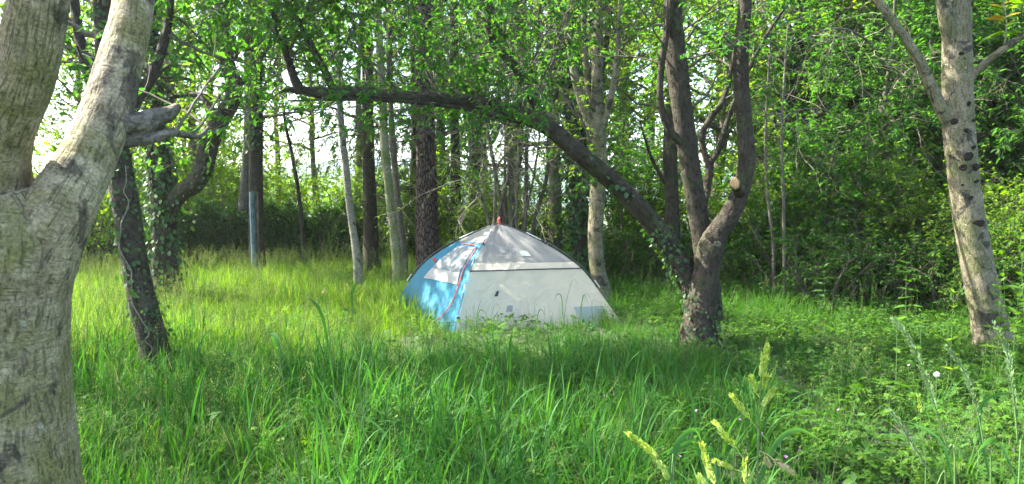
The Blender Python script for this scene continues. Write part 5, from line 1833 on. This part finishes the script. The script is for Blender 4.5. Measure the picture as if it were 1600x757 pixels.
for k, (lab, d, st, hd, bl) in enumerate([
        ('tall thin dark stalk with a small bud, left of two in the middle grass', 3.6, [(530, 757), (524, 640), (516, 540), (508, 462), (505, 446)], [(505, 446), (506, 452), (504, 458)], [(.014, [(520, 590, 0), (505, 500, -.1), (488, 470, -.1), (480, 470, -.1)])]),
        ('tall thin dark stalk with a forked tip, right of two in the middle grass', 3.6, [(575, 757), (566, 640), (556, 540), (550, 480), (548, 456)], [(548, 456), (545, 450), (541, 444)], [(.012, [(551, 490, 0), (550, 460, 0), (556, 445, 0), (563, 440, 0)])]),
        ('tall grass with one bent-over bright blade tip, left of the middle grass', 2.9, [(470, 757), (458, 690), (445, 610), (434, 548)], [(434, 548), (433, 540), (432, 534)], [(.022, [(436, 562, 0), (429, 530, 0), (424, 520, -.04), (433, 530, -.1), (440, 556, -.14)])])]):
    gstalk('tall_grass_stalk', lab, d, st, [(None, hd, .004, 16, 'seed_dry' if k < 2 else 'seed_green')], bl, w=.0024, seed=20 + k, group='tall stalks standing out of the middle grass')
for k, (x0, y0, x1, y1, d, lab) in enumerate([(745, 515, 752, 468, 8.1, 'dark grass stalk against the tent left of its label tab'), (880, 520, 893, 440, 8.3, 'tallest dark grass stalk against the right of the tent wall'), (905, 520, 912, 462, 8.3, 'curving dark grass stalk against the tent, beside the tallest one'),
                                             (932, 520, 925, 470, 8.5, 'dark grass stalk against the tent pocket'), (770, 520, 772, 478, 8.2, 'small dark seeded stalk below the tent label tab'), (838, 520, 836, 480, 8.2, 'thin dark stalk in the middle of the tent wall')]):
    gstalk('dark_grass_stalk', lab, d, [(x0, y0 + 20), ((x0 + x1) / 2 - 3, (y0 + y1) / 2), (x1, y1)], [(None, [(x1, y1), (x1 + 4, y1 - 3), (x1 + 9, y1 + 3)], .012, 22, 'seed_blue')],
           [(.010, [(x0 + 1, y0 + 5, 0), (x0 + (3, -2, 4, -4, 1, 2)[k], (y0 + y1) / 2 - (2, 12, 16, -4, 0, 6)[k], 0), (x0 + (10, -9, 8, -12, 6, 7)[k], (y0 + y1) / 2 - (6, 20, 30, -2, 8, 16)[k], 0), (x0 + (20, -14, 15, -18, 8, 15)[k], (y0 + y1) / 2 + (10, -10, -14, 12, -14, -6)[k], 0)])], w=.003, seed=40 + k, group='dark grass stalks in front of the tent')

# leafy seedlings and small shrubs whose leaves can be picked apart
LEAFME = {}


def leafmesh(mat, wide=.5):
    k = (mat, wide)
    if k not in LEAFME:
        r_ = np.random.default_rng(1)
        LEAFME[k] = leafgeo(np.zeros((1, 3)), np.array([[0, 1.0, 0]]), np.array([[0, 0, 1.0]]), np.array([1.0]), r_, wide=wide, fold=.25, six=True, droop=.15).mesh('leaf', M[mat])
    return LEAFME[k]


def leafy(name, label, x, yb, yt, d, pairs, leaf, mat='herb', wide=.5, lean=0.0, group=None, seed=0, cat='plant', up=.2):
    rng = np.random.default_rng(500 + seed)
    a, b = P(x, yb, d), P(x + lean, yt, d)
    a[2] = float(gz(a[0], a[1]))
    root = empty(name, tuple(a), label, cat, group)
    mid = (a + b) / 2 + rng.normal(0, .01, 3)
    part('stem', tube([a, mid, b], [.0045, .0035, .002], 6, 4, 0), M['stem_green'], root)
    a0 = rng.uniform(0, 3.14)
    for i in range(pairs):
        t = .3 + .7 * i / max(pairs - 1, 1)
        q = (a * (1 - t) + b * t) if t > .5 else a * (1 - t) + b * t
        for s_ in (0, math.pi):
            az = a0 + (i % 2) * 1.45 + s_ + rng.normal(0, .25)
            ln = leaf * (1.1 - .55 * t) * rng.uniform(.8, 1.2)
            share('leaf', leafmesh(mat, wide), root, q - a, (up + .5 * t + rng.normal(0, .15), rng.normal(0, .2), az), (ln, ln, ln))
    return root


leafy('seedling', 'young plant with upright yellow-green leaf pairs, left of the spotted trunk', 1490, 545, 458, 5.9, 6, .13, 'leaf_lime', .34, seed=1, up=.1)
leafy('seedling', 'broad-leaved young plant among the herbs, left of the upright yellow-green one', 1402, 540, 500, 5.6, 3, .14, 'herb', .55, seed=2, up=-.1)
leafy('seedling', 'small broad-leaved plant behind the tallest right-corner grass plume', 1438, 545, 505, 6.0, 3, .12, 'herb', .6, seed=3, up=-.1)
leafy('tiered_sapling', 'small dark sapling with tiered leaves in front of the low shrubs', 1416, 480, 412, 8.6, 7, .2, 'herb_deep', .4, seed=4, up=-.15)
leafy('tiered_sapling', 'dark little bushy sapling, left of the tiered one at the wood edge', 1287, 480, 418, 9.2, 8, .18, 'leaf_ivy', .4, seed=5, up=-.1)
for k, (x, yb, yt, d, lab) in enumerate([(1572, 540, 380, 6.9, 'tallest leafy stem beside the foot of the spotted trunk'), (1590, 540, 405, 6.6, 'leafy stem at the right edge next to the tallest one'), (1604, 560, 370, 6.4, 'leafy stem cut by the right edge'),
                                         (1560, 545, 440, 6.7, 'shorter leafy stem touching the spotted trunk base'), (1582, 560, 450, 6.2, 'low leafy stem in front of the edge stems'), (1622, 560, 400, 6.6, 'leafy stem just beyond the right edge')]):
    leafy('leafy_stem', lab, x, yb, yt, d, 9, .15, 'herb', .42, lean=(-6, 8, -10, 4, 10, 0)[k], seed=10 + k, group='leafy stems beside the spotted trunk')
for k, (x, y) in enumerate([(118, 640), (1340, 610), (1500, 700), (1220, 690), (1310, 560)]):
    leafy('seedling', ('small leafy herb right at the foot of the forked foreground trunk', 'small leafy herb between the arching tree and the feathery plumes', 'leafy herb among the feathery plumes in the right corner', 'leafy herb right of the tall pale seed stalk', 'leafy herb right of the arching tree base, in shade')[k],
          x, y + 40, y, 1.25 * FPX / (y - 312), 4, .09, 'herb_deep', .5, seed=30 + k)


def flowers():
    pet = plain('petal_pink', (.42, .20, .40), .6, .2, trans=.3, tcol=(.5, .25, .45))
    r_ = np.random.default_rng(8)
    g = Geo()
    for k in range(5):
        a = k * 2 * math.pi / 5
        leafgeo(np.zeros((1, 3)), np.array([[math.cos(a), math.sin(a), .35]]), np.array([[0, 0, 1.0]]), np.array([.0135]), r_, wide=.95, fold=.1, six=True, droop=.1, g=g)
    fm = g.mesh('petals', pet)
    W = walk(np.zeros((1, 3)), np.array([[0.05, 0, 1.0]]), np.array([1.0]), 4, .05, 0, r_)
    sm = tubes(W, np.full((1, 5), .006), 4).mesh('stem', M['stem_green'])
    tip = W[0, -1]
    lf = leafmesh('herb', .6)
    for (x, y) in ((1088, 641), (1146, 671), (1156, 655), (1158, 645), (1075, 682), (1249, 703), (1228, 713), (1241, 716), (1126, 723), (1450, 585), (1391, 604), (1378, 585), (1355, 580), (1547, 635), (1583, 703),
                   (944, 618), (1521, 597), (1190, 676), (1062, 712), (1310, 640), (760, 635), (718, 688), (1466, 655), (1420, 570)):
        h = .30
        d = (1.6 - h) * FPX / (y - 312)
        q = P(x, y, d)
        g0 = float(gz(q[0], q[1]))
        hh = q[2] - g0
        o = empty('cranesbill_flower', (q[0] - tip[0] * hh, q[1] - tip[1] * hh, g0), 'tiny pink cranesbill flower on a thin stem among the herbs', 'flower', 'tiny pink flowers dotted in the herbs')
        share('stem', sm, o, scl=(hh, hh, hh))
        share('petals', fm, o, loc=(tip[0] * hh, tip[1] * hh, hh * tip[2]), rot=(r_.normal(.5, .3), r_.normal(0, .3), r_.uniform(0, 6)), scl=(.8,) * 3)
    # dandelion clock
    d = 5.0
    q = P(1464, 586, d)
    g0 = float(gz(q[0], q[1]))
    o = empty('dandelion_clock', (q[0], q[1], g0), 'round white dandelion seed clock in the sunlit herbs on the right', 'dandelion')
    part('stem', tube([np.array([q[0] + .01, q[1], g0]), np.array([q[0], q[1], (g0 + q[2]) / 2]), q], [.003, .003, .0025], 6, 4, 0), M['stem_green'], o)
    n = 130
    dv = nrm(r_.normal(0, 1, (n, 3)))
    W = np.stack([q + dv * .004, q + dv * .018], 1)
    g = tubes(W, np.full((n, 2), .0006), 3)
    for a in range(5):
        leafgeo(q + dv * .017, perp(dv, r_) * 1.0 + dv * .35, dv, np.full(n, .009), r_, wide=.25, fold=0, g=g)
    part('seed_ball', g, plain('dandelion_white', (.75, .74, .70), .8, .1, trans=.4), o)


flowers()


# ------------------------------------------------------------------ added haze volume: a veiling glow that lifts the shadows
def haze():
    x0, x1, y0, y1, z0, z1 = -950, 950, -70, 1560, -1.5, 34
    V = np.array([(x, y, z) for z in (z0, z1) for x, y in ((x0, y0), (x1, y0), (x1, y1), (x0, y1))])
    F = np.array([[3, 2, 1, 0], [4, 5, 6, 7], [0, 1, 5, 4], [1, 2, 6, 5], [2, 3, 7, 6], [3, 0, 4, 7]])
    m, nt, out = newmat('haze')
    v = N_(nt, "ShaderNodeVolumePrincipled")
    v.inputs['Color'].default_value = (.95, .97, 1.0, 1)
    v.inputs['Density'].default_value = .0006
    v.inputs['Anisotropy'].default_value = .55
    nt.links.new(v.outputs[0], out.inputs['Volume'])
    o = part('haze', Geo().add(V, F), m, smooth=False)
    tag(o, 'thin haze volume added over the clearing for a soft bright veil', 'haze', None, 'stuff')


haze()
